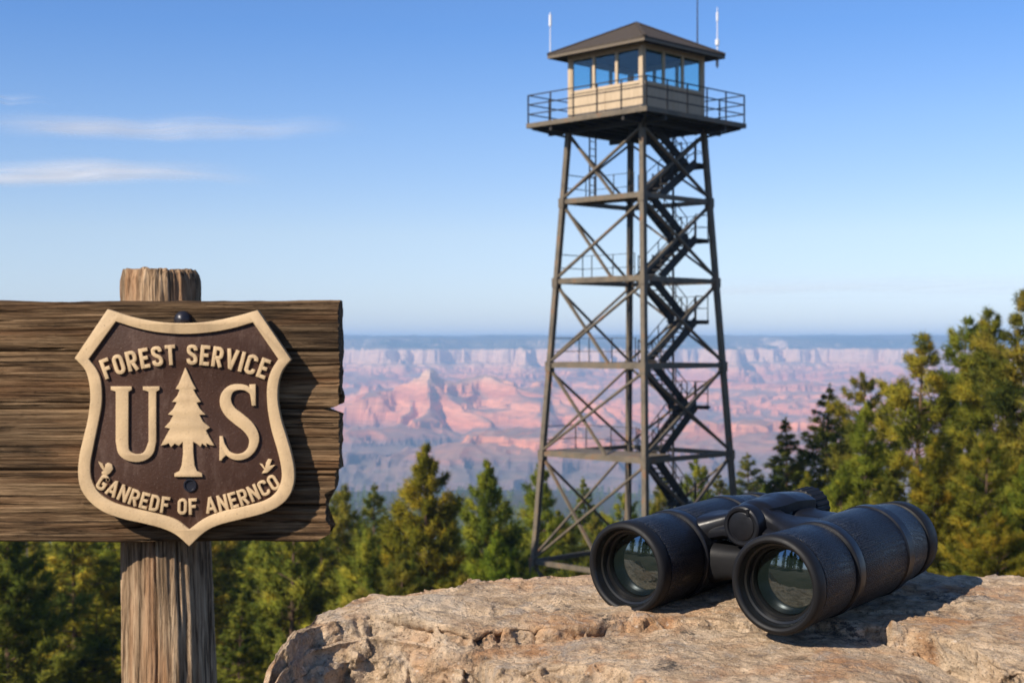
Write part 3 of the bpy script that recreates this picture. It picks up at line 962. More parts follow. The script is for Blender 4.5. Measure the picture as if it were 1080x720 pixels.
# board: four planks with split, ragged ends
V_, F_ = [], []
nb = 0
X0b = -1.12
planks = [(317, 369.7, 357), (369.6, 431.8, 357.5), (431.7, 495.3, 357.5), (495.2, 572, 353)]
for pi, (p0, p1, pe) in enumerate(planks):
    z1, z0 = (360 - p0) / F * 2, (360 - p1) / F * 2
    xe = (pe - 540) / F * 2
    th, rr_ = 0.052, 0.0070
    nf = int((z1 - z0) / 0.0009)
    front = [(2.0, z) for z in np.linspace(z0 + rr_, z1 - rr_, nf)]
    def arc(cy, cz, a0): return [(cy + rr_ * math.cos(R(a0 + 90 * k / 5)), cz + rr_ * math.sin(R(a0 + 90 * k / 5))) for k in range(1, 5)]
    loop = front + arc(2.0 + rr_, z1 - rr_, 180)[::1]
    loop = front + [(2.0 + rr_ - rr_ * math.cos(R(90 * k / 5)), z1 - rr_ + rr_ * math.sin(R(90 * k / 5))) for k in range(1, 5)]
    loop += [(2.0 + y, z1) for y in np.linspace(rr_, th, 8)] + [(2.0 + th, z) for z in np.linspace(z1, z0, 12)[1:]] + [(2.0 + y, z0) for y in np.linspace(th, rr_, 8)[1:]]
    loop += [(2.0 + rr_ - rr_ * math.cos(R(90 * k / 5)), z0 + rr_ - rr_ * math.sin(R(90 * k / 5))) for k in range(4, 0, -1)]
    LP = np.array(loop)
    nl = len(LP)
    u = 1 - (1 - np.linspace(0, 1, 300)) ** 1.5
    zl = LP[:, 1]
    endx = xe + 0.0016 * fbm(zl / 0.03, LP[:, 0] / 0.03, pi * 3.1, 3) + 0.0012 * vnoise(zl / 0.003, LP[:, 0] / 0.01, pi)
    if pi == 1:
        endx = endx - 0.018 * sstep(z0 + 0.006, z0 - 0.0005, zl)
    if pi == 2:
        endx = endx - 0.022 * sstep(z1 - 0.005, z1 + 0.0005, zl)
    if pi == 3:
        endx = endx - 0.014 * sstep(z1 - 0.025, z1 - 0.035, zl) + 0.008 * sstep(z0 + 0.035, z0 + 0.02, zl) - 0.020 * sstep(z0 + 0.014, z0, zl)
    Xg = X0b + (endx[None] - X0b) * u[:, None]
    Zg = np.repeat(zl[None], len(u), 0); Yg = np.repeat(LP[None, :, 0], len(u), 0)
    fw = sstep(2.012, 2.001, Yg)
    zwarp = Zg + 0.004 * fbm(Xg / 0.40, Zg / 0.12, pi * 5.0, 2)
    g1_ = fbm(Xg / 0.30, zwarp / 0.0042, pi * 7.7, 4, 0.6)
    g2_ = vnoise(Xg / 0.35, zwarp / 0.013, pi * 2.9 + 4)
    dep = -0.0010 * g1_ + 0.0085 * np.exp(-(g2_ / 0.05) ** 2) * sstep(-0.15, 0.35, vnoise(Xg / 0.13, zwarp / 0.03, 7 + pi)) + 0.0016 * fbm(Xg / 0.3, Zg / 0.05, pi, 2)
    Yg = Yg + fw * dep + np.array([0.0, 0.0032, 0.0012, 0.0042])[pi]
    tw = np.abs(zl - np.clip(zl, z0 + 0.003, z1 - 0.003)) / 0.003
    Zg = Zg + 0.0022 * fbm(Xg / 0.09, np.sign(Zg - (z0 + z1) / 2) * 3.0 + pi, 0.7, 4) * np.clip(tw, 0, 1)[None] * np.where(np.sign(Zg - (z0 + z1) / 2) == {0: 1, 3: -1}.get(pi, 0), 0.8, 0.12)
    Vp = np.stack([Xg, Yg, Zg], -1).reshape(-1, 3)
    Fp = grid_faces(len(u), nl, True)
    # closed ends: shrink the last loop to its middle
    e1 = np.array([[Xg[-1].mean() - 0.004, 2.0 + th / 2, (z0 + z1) / 2]])
    V_ += [Vp, e1, np.array([[X0b, 2.0 + th / 2, (z0 + z1) / 2]])]
    b0 = len(Vp)
    k = np.arange(nl)
    t1_ = np.stack([(len(u) - 1) * nl + k, (len(u) - 1) * nl + (k + 1) % nl, np.full(nl, b0), np.full(nl, b0)], -1)
    t0_ = np.stack([(k + 1) % nl, k, np.full(nl, b0 + 1), np.full(nl, b0 + 1)], -1)
    F_ += [Fp + nb, ('t', t1_[:, :3] + nb), ('t', t0_[:, :3] + nb)]
    nb += len(Vp) + 2
me = bpy.data.meshes.new('board')
fl = []
for f in F_:
    fl += (f[1] if isinstance(f, tuple) else f).tolist()
me.from_pydata(np.concatenate(V_).tolist(), [], fl)
bm = bmesh.new(); bm.from_mesh(me); bmesh.ops.recalc_face_normals(bm, faces=bm.faces); bm.to_mesh(me); bm.free()
me.materials.append(M_board)
me.polygons.foreach_set('use_smooth', [True] * len(me.polygons))
me.set_sharp_from_angle(angle=R(50))
board = link(bpy.data.objects.new('board', me), sign)
board.matrix_parent_inverse = Matrix.Translation(-sign.location)

# shield
rel = Relief()
rel.shape([[(x * 0.994, y * 0.994 - 0.0004) for x, y in outer_m]], -0.006, 0.004, 0.001)
shield = rel.build('shield', M_brown, sign)
shield.matrix_parent_inverse = Matrix.Translation(-sign.location)
shield.location = SH0 + Vector((0, 0.017, 0))
shield.rotation_euler = (R(90), 0, 0)
tag(shield, 'brown cast metal shield with raised cream border, tree and letters')
Relief().shape([outer_m, inner_m], -0.0065, 0.0084, 0.0008).build('border', M_cream, shield)
ZL0, ZL1 = 0.0035, 0.0078
arc_text('FOREST SERVICE', 193.4, 270 + 250 / 2.1816 + 232, 232, 21.5, 0, 42.5, 1, ZL0, ZL1, shield)
arc_text('GANREDF OF ANERNCO', 196.6, 270 + 596.5 / 2.1816 - 182, 182, 17.2, 0, 66, -1, ZL0, ZL1, shield)
# U
U = [(114.7, 407.6), (137, 407.6), (137, 411.2), (133.4, 413.2), (133.2, 468)]
U += crom([(133.2, 468), (134.6, 475.5), (141.8, 479.2), (150, 476.8), (154.8, 466)], 6)[1:]
U += [(154.8, 413.2), (148.8, 411.2), (148.8, 407.6), (166.3, 407.6), (166.3, 411.2), (162.8, 413.2), (162.8, 466)]
U += crom([(162.8, 466), (159.8, 478), (152.5, 485), (141.5, 487.6), (130, 485), (122.6, 478), (120, 466)], 6)[1:]
U += [(120, 413.2), (114.7, 411.2)]
Relief().shape([[loc(p) for p in U]], ZL0, ZL1, 0.0004).build('letter', M_cream, shield)
# S
sp_ = [(266.3, 423, 3.6), (264.6, 415.5, 4.2), (258.5, 409.6, 5.6), (250, 408.2, 6.2), (242, 410.4, 8), (236.9, 417.5, 11), (236.8, 426.5, 12.6), (242, 435.2, 13.2), (251, 442.6, 13.6),
       (260, 450.2, 13), (265.6, 459, 11.5), (266.3, 467, 10), (262.8, 475.6, 8), (256, 481, 7), (247.5, 482.3, 6.4), (239.6, 478.8, 5.6), (234.6, 471, 4.4), (232.2, 464, 3)]
cp = crom([(a, b) for a, b, _ in sp_], 5)
wl = np.interp(np.linspace(0, len(sp_) - 1, len(cp)), np.arange(len(sp_)), [c for _, _, c in sp_])
rel = Relief()
rel.shape(ribbon([loc(p) for p in cp], [float(x) * PX for x in wl]), ZL0, ZL1, 0.0004)
rel.shape([[loc(p) for p in [(261.5, 405.5), (268.2, 405.2), (268.2, 428), (264.2, 428), (262.5, 416)]]], ZL0, ZL1 - 0.0001, 0.0005)
rel.shape([[loc(p) for p in [(230, 460.2), (233.4, 460.2), (236.2, 472), (237.5, 480), (233.5, 483.5), (232.2, 486), (229.8, 486)]]], ZL0, ZL1 - 0.0001, 0.0005)
rel.build('letter', M_cream, shield)
# tree
def f7(p): return (80 + p[0] / 4.696, 320 + p[1] / 4.696)
def f8(p): return (80 + p[0] / 4.696, 440 + p[1] / 4.696)
TL = [(535, 316), (520, 352), (503, 395), (486, 424), (506, 428), (494, 458), (468, 488), (492, 490), (474, 524), (447, 551), (474, 556), (456, 588)]
TL2 = [(431, 51), (458, 58), (436, 98), (412, 142), (436, 138), (452, 130), (463, 150), (482, 132), (502, 144), (522, 122), (523, 180), (516, 240), (505, 268), (480, 280), (480, 297)]
TR2 = [(620, 297), (616, 280), (592, 268), (580, 240), (574, 180), (573, 122), (590, 132), (610, 148), (618, 132), (642, 148), (638, 130), (660, 140), (678, 142), (654, 100), (636, 66), (657, 52)]
TR = [(622, 586), (604, 552), (636, 552), (606, 522), (590, 492), (612, 488), (590, 456), (574, 428), (588, 424), (570, 394), (552, 354)]
tree_poly = [loc(f7(p)) for p in TL] + [loc(f8(p)) for p in TL2] + [loc(f8(p)) for p in TR2] + [loc(f7(p)) for p in TR]
rel = Relief()
rel.shape([tree_poly], ZL0, ZL1, 0.0005).build('tree_emblem', M_cream, shield)
# sprigs and the odd tick on the seventh letter
for sp in ([(100, 220), (122, 232), (131, 256), (137, 234), (150, 226), (168, 236), (174, 258), (160, 278), (140, 292), (119, 285), (117, 273), (127, 267), (111, 246)],
           [(903, 230), (918, 234), (931, 254), (936, 226), (946, 208), (965, 211), (953, 242), (982, 238), (964, 256), (942, 277), (914, 281), (922, 268), (928, 262)]):
    Relief().shape([[loc(f8(p)) for p in sp]], ZL0, ZL1 - 0.0004, 0.0004).build('sprig', M_cream, shield)
# fixings
mb = MB()
for k in range(7):
    pass
def dome(name, px, py, Y, r, h):
    pr = [(0.012, r * 0.8), (0.0, r), (-h * 0.35, r * 0.95), (-h * 0.7, r * 0.72), (-h * 0.95, r * 0.3), (-h, 0.0001)]
    o = lathe(name, pr, M_iron, sign, 28, 'Y')
    o.location = at(px, py, Y) - sign.location
    return o
dome('bolt', 193, 337, 1.998, 0.0125, 0.012)
bl = lathe('bolt', [(-0.0006, 0.0095), (-0.0022, 0.009), (-0.0022, 0.0072), (-0.0004, 0.0062), (-0.0002, 0.0001)], M_iron, sign, 28, 'Y')
bl.location = Vector((SH0.x + 6.4 * PX, SH0.y + 0.017 - 0.004, SH0.z - 62.5 * PX)) - sign.location

# ================================================================== BINOCULARS
bino = empty('binoculars', (0.1180, 0.9127, -0.1510), (R(3.4), 0, R(-41)))
bino.scale = (1.0, 0.955, 1.0)
tag(bino, 'black rubber armoured binoculars lying on the tan boulder', 'binoculars')
SEP = 0.1137 / 2
prof = [(0.0115, 0.0225), (0.0115, 0.0306), (0.0122, 0.0309), (0.032, 0.0305), (0.0515, 0.0302), (0.0522, 0.0298),      # leather sleeve
        (0.0524, 0.0288), (0.0555, 0.0288), (0.056, 0.0306), (0.0568, 0.0312), (0.0635, 0.0313), (0.0645, 0.0310), (0.0650, 0.0306),   # ring
        (0.0656, 0.0309), (0.095, 0.0310), (0.1270, 0.0306), (0.1276, 0.0302),                                           # leather body
        (0.1280, 0.0306), (0.1288, 0.0314), (0.1370, 0.0312), (0.1382, 0.0300),                                        # ring
        (0.1388, 0.0298), (0.152, 0.0290), (0.1660, 0.0275), (0.1664, 0.0240)]
pm = []
for i in range(len(prof) - 1):
    t = (prof[i][0] + prof[i + 1][0]) / 2
    pm.append(0 if (0.0118 < t < 0.0516 or 0.0654 < t < 0.1272 or 0.139 < t < 0.1655) else 1)
for s in (-1, 1):
    ofs = (s * SEP, 0, 0.0008 if s > 0 else -0.0008)
    brl = lathe('barrel', prof, [M_leather, M_plastic], bino, 128, 'Y', ofs, pm)
    lathe('front_rim', [(0.0118, 0.0222), (0.0175, 0.0222), (0.0175, 0.0212), (0.0120, 0.0214), (0.0118, 0.0232), (0.0075, 0.0236), (0.0070, 0.0250), (0.0030, 0.0256), (0.0012, 0.0264),
                        (0.0003, 0.0272), (0.0, 0.0282), (0.0004, 0.0296), (0.0014, 0.0306), (0.0032, 0.0312), (0.0092, 0.0312), (0.0104, 0.0309), (0.0113, 0.0300), (0.0113, 0.0230)], [M_rubber, M_inner], brl, 128, 'Y', ofs,
          [1] * 8 + [0] * 9)
    lathe('lens', [(0.0128 + 0.0036 * (k / 12) ** 2, max(0.0208 * k / 12, 0.00002)) for k in range(13)] + [(0.022, 0.0208), (0.022, 0.0001)], M_lens, brl, 96, 'Y', ofs)
    lathe('eyecup', [(0.1655, 0.0235), (0.1668, 0.0262), (0.1690, 0.0262), (0.1696, 0.0276), (0.1705, 0.0280), (0.1840, 0.0270), (0.1858, 0.0258), (0.1862, 0.0240), (0.1850, 0.0200), (0.1780, 0.0180), (0.1780, 0.0120)],
          M_rubber, brl, 96, 'Y', ofs)
    lathe('ocular_lens', [(0.1790 - 0.002 * (k / 6) ** 2, max(0.0178 * k / 6, 0.00002)) for k in range(7)] + [(0.174, 0.0178), (0.174, 0.0001)], M_lens, brl, 48, 'Y', ofs)


def loft(secs_, n=28, power=3.2):
    """secs_: (centre, half-y, half-z) superellipse sections along x"""
    V = []
    for (c, hy, hz) in secs_:
        for k in range(n):
            a = 2 * math.pi * k / n
            ca, sa = math.cos(a), math.sin(a)
            V.append((c[0], c[1] + hy * math.copysign(abs(ca) ** (2 / power), ca), c[2] + hz * math.copysign(abs(sa) ** (2 / power), sa)))
    Fc = grid_faces(len(secs_), n, True).tolist()
    Fc += [list(range(n))[::-1], [(len(secs_) - 1) * n + k for k in range(n)]]
    return V, Fc


HZ = 0.0238
hinge = lathe('hinge', [(0.0500, 0.0001), (0.0500, 0.0088), (0.0503, 0.0094), (0.0509, 0.0094), (0.0509, 0.0102), (0.0496, 0.0107), (0.0494, 0.0124), (0.0502, 0.0135), (0.0520, 0.0140), (0.0600, 0.0140),
                        (0.0605, 0.0128), (0.0900, 0.0118), (0.0905, 0.0142), (0.0925, 0.0148), (0.1050, 0.0148), (0.1070, 0.0142), (0.1075, 0.0115), (0.1380, 0.0110), (0.1380, 0.0001)], M_plastic, bino, 80, 'Y', (0, 0.0085, HZ))
# wedge notch on the front cap
mb = MB(); mb.box((0.0058, 0.0582, HZ + 0.0098), (0.0026, 0.0018, 0.0046), Matrix.Identity(4))
mb.build('cap_notch', M_plastic, hinge, bevel=0.0004)
for s in (-1, 1):
    V, Fc = loft([((s * 0.004, 0.078, HZ + 0.001), 0.0100, 0.0108), ((s * 0.010, 0.079, HZ + 0.001), 0.0105, 0.0104), ((s * 0.017, 0.080, HZ - 0.001), 0.0125, 0.0080),
                  ((s * 0.024, 0.081, HZ - 0.003), 0.0160, 0.0080), ((s * 0.031, 0.083, HZ - 0.006), 0.0225, 0.0100), ((s * 0.040, 0.085, HZ - 0.010), 0.0275, 0.0130)])
    MB().add(V, Fc).build('bridge_arm', M_plastic, bino, smooth=True)
    V, Fc = loft([((s * 0.004, 0.118, HZ - 0.001), 0.0150, 0.0110), ((s * 0.012, 0.118, HZ - 0.002), 0.0160, 0.0090), ((s * 0.022, 0.119, HZ - 0.005), 0.0180, 0.0080),
                  ((s * 0.031, 0.121, HZ - 0.008), 0.0200, 0.0100), ((s * 0.040, 0.122, HZ - 0.012), 0.0220, 0.0130)])
    MB().add(V, Fc).build('bridge_arm', M_plastic, bino, smooth=True)
    V, Fc = loft([((s * 0.002, 0.070, -0.004), 0.010, 0.012), ((s * 0.014, 0.072, -0.004), 0.012, 0.011), ((s * 0.028, 0.074, -0.005), 0.016, 0.014)])
    MB().add(V, Fc).build('bridge_block', M_rubber, bino, smooth=True)
V, Fc = loft([((-0.036, 0.102, HZ - 0.010), 0.040, 0.007), ((-0.018, 0.102, HZ - 0.006), 0.040, 0.006), ((0.018, 0.102, HZ - 0.006), 0.040, 0.006), ((0.036, 0.102, HZ - 0.010), 0.040, 0.007)])
MB().add(V, Fc).build('bridge_plate', M_plastic, bino, smooth=True)
# top cover flowing from the cap back to the wheel
V = []
tl = np.linspace(0.0690, 0.134, 40); xl = np.linspace(-1, 1, 25)
for t in tl:
    u = (t - 0.0690) / 0.065
    hw = np.interp(u, [0, 0.15, 0.4, 0.7, 1.0], [0.0085, 0.0135, 0.0150, 0.0160, 0.0165])
    zc = HZ + np.interp(u, [0, 0.12, 0.4, 0.62, 0.8, 1.0], [0.0128, 0.0150, 0.0150, 0.0158, 0.0150, 0.0135])
    for x in xl:
        V.append((x * hw, t, zc - 0.0045 * abs(x) ** 2.4))
nV = len(V)
V += [(x, t, z - 0.006) for x, t, z in V]
fg = grid_faces(40, 25)
Fc = fg.tolist() + (fg[:, ::-1] + nV).tolist()
ring_ = [i for i in range(25)] + [25 * r + 24 for r in range(1, 40)] + [39 * 25 + c for c in range(23, -1, -1)] + [25 * r for r in range(38, 0, -1)]
for a, b in zip(ring_, ring_[1:] + ring_[:1]):
    Fc.append([a, a + nV, b + nV, b])
MB().add(V, Fc).build('top_cover', M_plastic, bino, smooth=True)
# ribbed focus wheel
nr = 132
V = []
for t, r0_ in [(0.1390, 0.0100), (0.1392, 0.0136), (0.1400, 0.0146), (0.1580, 0.0146), (0.1588, 0.0136), (0.1600, 0.0105)]:
    for k in range(nr):
        a = 2 * math.pi * k / nr
        r_ = r0_ + (0.0006 if (k // 3) % 2 == 0 and r0_ > 0.0140 else 0)
        V.append((r_ * math.cos(a), t, HZ - 0.001 + r_ * math.sin(a)))
Fc = grid_faces(6, nr, True).tolist() + [list(range(nr))[::-1], [5 * nr + k for k in range(nr)]]
MB().add(V, Fc).build('focus_wheel', M_rubber, bino)
lathe('eyepiece_bridge', [(0.160, 0.0001), (0.160, 0.0075), (0.172, 0.0070), (0.1725, 0.0001)], M_plastic, bino, 40, 'Y', (0, 0, HZ - 0.002))
mb = MB(); mb.box((0, 0.163, HZ - 0.010), (0.085, 0.007, 0.007)); mb.build('eyepiece_bridge', M_plastic, bino, bevel=0.0015)

# ================================================================== LOOKOUT TOWER
TC = (5.44, 62.27)
ZB = g1(*TC) - 0.2
tower = empty('lookout_tower', (TC[0], TC[1], ZB), (0, 0, R(45)))
tag(tower, 'tall steel fire lookout tower with a windowed cab and zigzag stairs', 'tower')


def hw(z): return (2.95 + (9.2 - z) * 0.0823) / math.sqrt(2)


def P(x, y, z): return Vector((x, y, z - ZB))


LV = [9.2, 6.10, 2.615, -1.04, -4.9, -9.63, ZB + 0.3]
for sx in (-1, 1):
    for sy in (-1, 1):
        mb = MB()
        p, q = P(sx * hw(LV[-1]), sy * hw(LV[-1]), LV[-1] - 0.1), P(sx * hw(9.3), sy * hw(9.3), 9.3)
        mb.bar(p, q, 0.22)
        for z in LV[1:-1]:
            c = P(sx * hw(z), sy * hw(z), z - 0.05)
            mb.box(c, (0.30, 0.30, 0.42))
        mb.build('leg', M_steel, tower)
        mb = MB(); mb.box(P(sx * hw(ZB), sy * hw(ZB), ZB), (0.9, 0.9, 0.7)); mb.build('footing', M_conc, tower, bevel=0.03)


def face_pt(fc, s, z):
    """point on a face of the tower, s in -1..1 from near to far end"""
    h = hw(z)
    return {'l': P(-h, s * h, z), 'r': P(s * h, -h, z), 'bl': P(s * h, h, z), 'br': P(h, s * h, z)}[fc]


for fc in ('l', 'r', 'bl', 'br'):
    for i in range(6):
        zt_, zb_ = LV[i], LV[i + 1]
        back = fc in ('bl', 'br')
        w = 0.10 if back else 0.15
        if i == 5:
            w = 0.14
        mb = MB()
        mb.bar(face_pt(fc, -0.97, zt_ - 0.25), face_pt(fc, 0.97, zb_ + 0.2), w, 0.08)
        mb.build('brace', M_steel, tower)
        mb = MB()
        e = face_pt(fc, -0.97, zb_ + 0.2) if fc != 'l' else face_pt(fc, -0.25, zb_ + 0.1)
        off = Vector((0.09, 0.0, 0)) if fc in ('l', 'br') else Vector((0, 0.09, 0))
        mb.bar(face_pt(fc, 0.97, zt_ - 0.25) + off, e + off, w, 0.08)
        mb.build('brace', M_steel, tower)
    for z in LV[1:-1]:
        mb = MB()
        mb.bar(face_pt(fc, -0.99, z), face_pt(fc, 0.99, z), 0.12, 0.2)
        mb.build('beam', M_steel, tower)
# decks on the lit side, with rails
for z in LV[1:-2]:
    h = hw(z)
    mb = MB()
    mb.box(P((-h - 0.75) / 2 + 0.04, 0.05 * h, z + 0.12), (h - 0.75 - 0.05, 1.86 * h, 0.05))
    for k in range(6):
        y = -0.8 * h + k * 0.33 * h
        mb.box(P((-h - 0.75) / 2 + 0.04, y, z + 0.03), (h - 0.75 - 0.05, 0.06, 0.12))
    mb.bar(P(-0.75, -0.85 * h, z + 0.04), P(-0.75, 0.97 * h, z + 0.04), 0.08, 0.16)
    mb.build('deck', M_steel, tower)
    mb = MB()
    for y in (-0.25, 0.25, 0.75, 0.97):
        mb.bar(P(-0.79, y * h + 0.05, z + 0.14), P(-0.79, y * h + 0.05, z + 1.2), 0.032)
    for hh_ in (0.6, 1.18):
        mb.bar(P(-0.79, -0.25 * h, z + hh_), P(-0.79, 0.97 * h, z + hh_), 0.026)
        mb.bar(P(-h + 0.12, 0.96 * h, z + hh_), P(-0.79, 0.96 * h, z + hh_), 0.035)
    mb.build('deck_railing', M_dark, tower)
# stairs
XL, XR = -0.75, 1.65
lanes = ((-1.98, -1.20), (-1.14, -0.36))


def flight(z0, z1, xa, xb, lane):
    y0, y1 = lane
    mb = MB()
    for y in (y0, y1):
        mb.bar(P(xa, y, z0), P(xb, y, z1), 0.06, 0.36)
    n = max(6, int(round((z1 - z0) / 0.21)))
    for k in range(n):
        t = (k + 0.5) / n
        mb.box(P(xa + (xb - xa) * t, (y0 + y1) / 2, z0 + (z1 - z0) * t), (0.26, y1 - y0 - 0.03, 0.045))
    mb.build('stair_flight', M_dark, tower)
    mb = MB()
    for y in (y0, y1):
        for hh_ in (0.55, 1.0):
            mb.bar(P(xa, y, z0 + hh_), P(xb, y, z1 + hh_), 0.03)
        for k in range(4):
            t = k / 3
            x, z = xa + (xb - xa) * t, z0 + (z1 - z0) * t
            mb.bar(P(x, y, z), P(x, y, z + 1.0), 0.035)
    mb.build('stair_railing', M_dark, tower)


for i in range(6):
    zt_, zb_ = LV[i] + 0.12, LV[i + 1] + 0.12
    if i == 5:
        zb_ = LV[6] - 0.2
    zm = (zt_ + zb_) / 2
    flight(zb_, zm, XL, XR, lanes[0])
    flight(zm, zt_ if i else 9.35, 2.12, -0.28, lanes[1])
    if i:
        mb = MB(); mb.box(P(-0.53, -0.75, zt_), (0.56, 0.8, 0.06)); mb.build('landing', M_dark, tower)
    mb = MB()
    mb.box(P(XR + 0.48, -1.17, zm), (0.98, 1.62, 0.06))
    mb.bar(P(XR + 0.96, -1.95, zm - 0.06), P(XR + 0.96, -0.45, zm - 0.06), 0.07, 0.18)
    mb.bar(P(XR + 0.02, -1.95, zm - 0.06), P(XR + 0.02, -0.45, zm - 0.06), 0.07, 0.18)
    for y in (-1.9, -0.5):
        mb.bar(P(XR + 0.96, y, zm - 0.05), P(hw(zm) - 0.02, y * 1.0, zm - 0.05), 0.08)
    mb.build('landing', M_dark, tower)
    mb = MB()
    for x, y in ((XR + 0.94, -1.93), (XR + 0.94, -1.2), (XR + 0.94, -0.47), (XR + 0.1, -1.93), (XR + 0.1, -0.47)):
        mb.bar(P(x, y, zm), P(x, y, zm + 1.1), 0.034)
    for hh_ in (0.55, 1.08):
        mb.bar(P(XR + 0.94, -1.93, zm + hh_), P(XR + 0.94, -0.47, zm + hh_), 0.026)
        mb.bar(P(XR + 0.1, -1.93, zm + hh_), P(XR + 0.94, -1.93, zm + hh_), 0.026)
        mb.bar(P(XR + 0.1, -0.47, zm + hh_), P(XR + 0.94, -0.47, zm + hh_), 0.026)
    mb.build('landing_railing', M_dark, tower)
for x, y in ((XR + 0.55, -0.30), (XL - 0.05, -0.30)):
    mb = MB(); mb.bar(P(x, y, ZB), P(x, y, 9.3), 0.075); mb.build('stair_post', M_dark, tower)
# caged ladder
mb = MB()
for x in (-1.55, -1.15):
    mb.bar(P(x, 1.35, 6.2), P(x, 1.35, 9.3), 0.05)
for k in range(9):
    mb.bar(P(-1.55, 1.35, 6.5 + k * 0.32), P(-1.15, 1.35, 6.5 + k * 0.32), 0.035)
mb.build('ladder', M_dark, tower)

# platform
PW = 6.75
hp = PW / 2
mb = MB()
mb.box(P(0, 0, 9.45), (PW, PW, 0.08))
mb.build('platform', M_dark, tower)
mb = MB()
for s in (-1, 1):
    mb.box(P(s * hp, 0, 9.42), (0.07, PW + 0.07, 0.2))
    mb.box(P(0, s * hp, 9.42), (PW - 0.07, 0.07, 0.2))
mb.build('platform_edge', M_steel, tower)
mb = MB()
for k in range(9):
    y = -hp + PW * (k + 0.5) / 9
    mb.box(P(0, y, 9.34), (PW - 0.1, 0.07, 0.14))
for s in (-2.05, 2.05):
    mb.box(P(s, 0, 9.2), (0.14, PW - 0.15, 0.2)); mb.box(P(0, s, 9.2), (PW - 0.15, 0.14, 0.19))
for sx in (-1, 1):
    for sy in (-1, 1):
        mb.bar(P(sx * 2.05, sy * 2.05, 8.9), P(sx * (hp - 0.15), sy * (hp - 0.15), 9.3), 0.1)
mb.build('joists', M_dark, tower)
for side in range(4):
    M4 = Matrix.Rotation(R(90 * side), 4, 'Z')
    mb = MB()
    a = hp - 0.03
    for k in range(6):
        y = -a + 2 * a * k / 5
        mb.bar(M4 @ P(-a, y, 9.5), M4 @ P(-a, y, 10.75), 0.05)
    for hh_ in (0.42, 0.84, 1.25):
        mb.bar(M4 @ P(-a, -a, 9.5 + hh_), M4 @ P(-a, a, 9.5 + hh_), 0.045)
    mb.build('railing', M_dark, tower)
# cab
CW = 4.2
hc = CW / 2
zs, zh, ze = 10.86, 12.30, 12.46
mb = MB(); mb.box(P(0, 0, 9.53), (CW + 0.1, CW + 0.1, 0.07)); mb.box(P(0, 0, ze - 0.02), (CW - 0.1, CW - 0.1, 0.04)); mb.build('cab_floor', M_dark, tower)
for side in range(4):
    M4 = Matrix.Rotation(R(90 * side), 4, 'Z')
    mb = MB()
    mb.box(P(-hc + 0.05, 0, (9.56 + zs) / 2), (0.1, CW - 0.24, zs - 9.56), M4)
    mb.box(P(-hc + 0.03, 0, (9.56 + zs) / 2 + 0.02), (0.11, 0.07, zs - 9.6), M4)
    mb.box(P(-hc + 0.03, 0, 9.64), (0.11, CW - 0.26, 0.14), M4)
    mb.box(P(-hc + 0.03, 0, zs - 0.05), (0.15, CW - 0.25, 0.09), M4)
    mb.build('cab_wall', M_cab, tower)
    mb = MB(); mb.box(P(-hc + 0.05, 0, (zh + ze) / 2), (0.1, CW - 0.24, ze - zh), M4); mb.build('lintel', M_cab, tower)
    mb = MB(); mb.box(P(-hc + 0.07, -hc + 0.07, (9.56 + ze) / 2), (0.18, 0.18, ze - 9.56), M4); mb.build('corner_post', M_cab, tower)
    for k in range(3):
        y0, y1 = -hc + 0.16 + k * (CW - 0.32) / 3, -hc + 0.16 + (k + 1) * (CW - 0.32) / 3
        mb = MB()
        for y in (y0 + 0.035, y1 - 0.035):
            mb.box(P(-hc + 0.06, y, (zs + zh) / 2), (0.09, 0.07, zh - zs - 0.004), M4)
        for z in (zs + 0.03, zh - 0.03):
            mb.box(P(-hc + 0.062, (y0 + y1) / 2, z), (0.08, y1 - y0 - 0.14, 0.05), M4)
        wd = mb.build('window', M_cab, tower)
        mb = MB(); mb.box(P(-hc + 0.065, (y0 + y1) / 2, (zs + zh) / 2), (0.008, y1 - y0 - 0.1, zh - zs - 0.06), M4); mb.build('pane', M_glass, wd)
# instrument stand inside the cab
mb = MB(); mb.box(P(0.2, 0.1, 10.1), (0.7, 0.7, 1.1)); mb.box(P(1.2, 1.5, 10.2), (1.2, 0.5, 1.25)); mb.build('cab_furniture', M_dark, tower)
# roof: hipped, with fascia and soffit
he = 5.52 / 2
za = 13.93
mb = MB()
vs = [P(-he, -he, 12.55), P(he, -he, 12.55), P(he, he, 12.55), P(-he, he, 12.55), P(0, 0, za)]
vs += [v - Vector((0, 0, 0.08)) for v in vs[:4]]
mb.add(vs, [(0, 1, 4), (1, 2, 4), (2, 3, 4), (3, 0, 4), (8, 7, 6, 5), (0, 5, 6, 1), (1, 6, 7, 2), (2, 7, 8, 3), (3, 8, 5, 0)])
roof = mb.build('roof', M_roof, tower)
mb = MB()
for s in (-1, 1):
    mb.box(P(s * (he - 0.03), 0, 12.43), (0.05, 2 * he - 0.02, 0.14)); mb.box(P(0, s * (he - 0.03), 12.43), (2 * he - 0.12, 0.05, 0.14))
mb.build('fascia', painted('fascia_paint', (0.16, 0.125, 0.085), 0.7, (0.1, 0.08, 0.05)), roof)
mb = MB()
for c in vs[:4]:
    mb.bar(c + Vector((0, 0, 0.02)), vs[4] + Vector((0, 0, 0.02)), 0.16, 0.05)
mb.build('hip_cap', M_roof, roof)
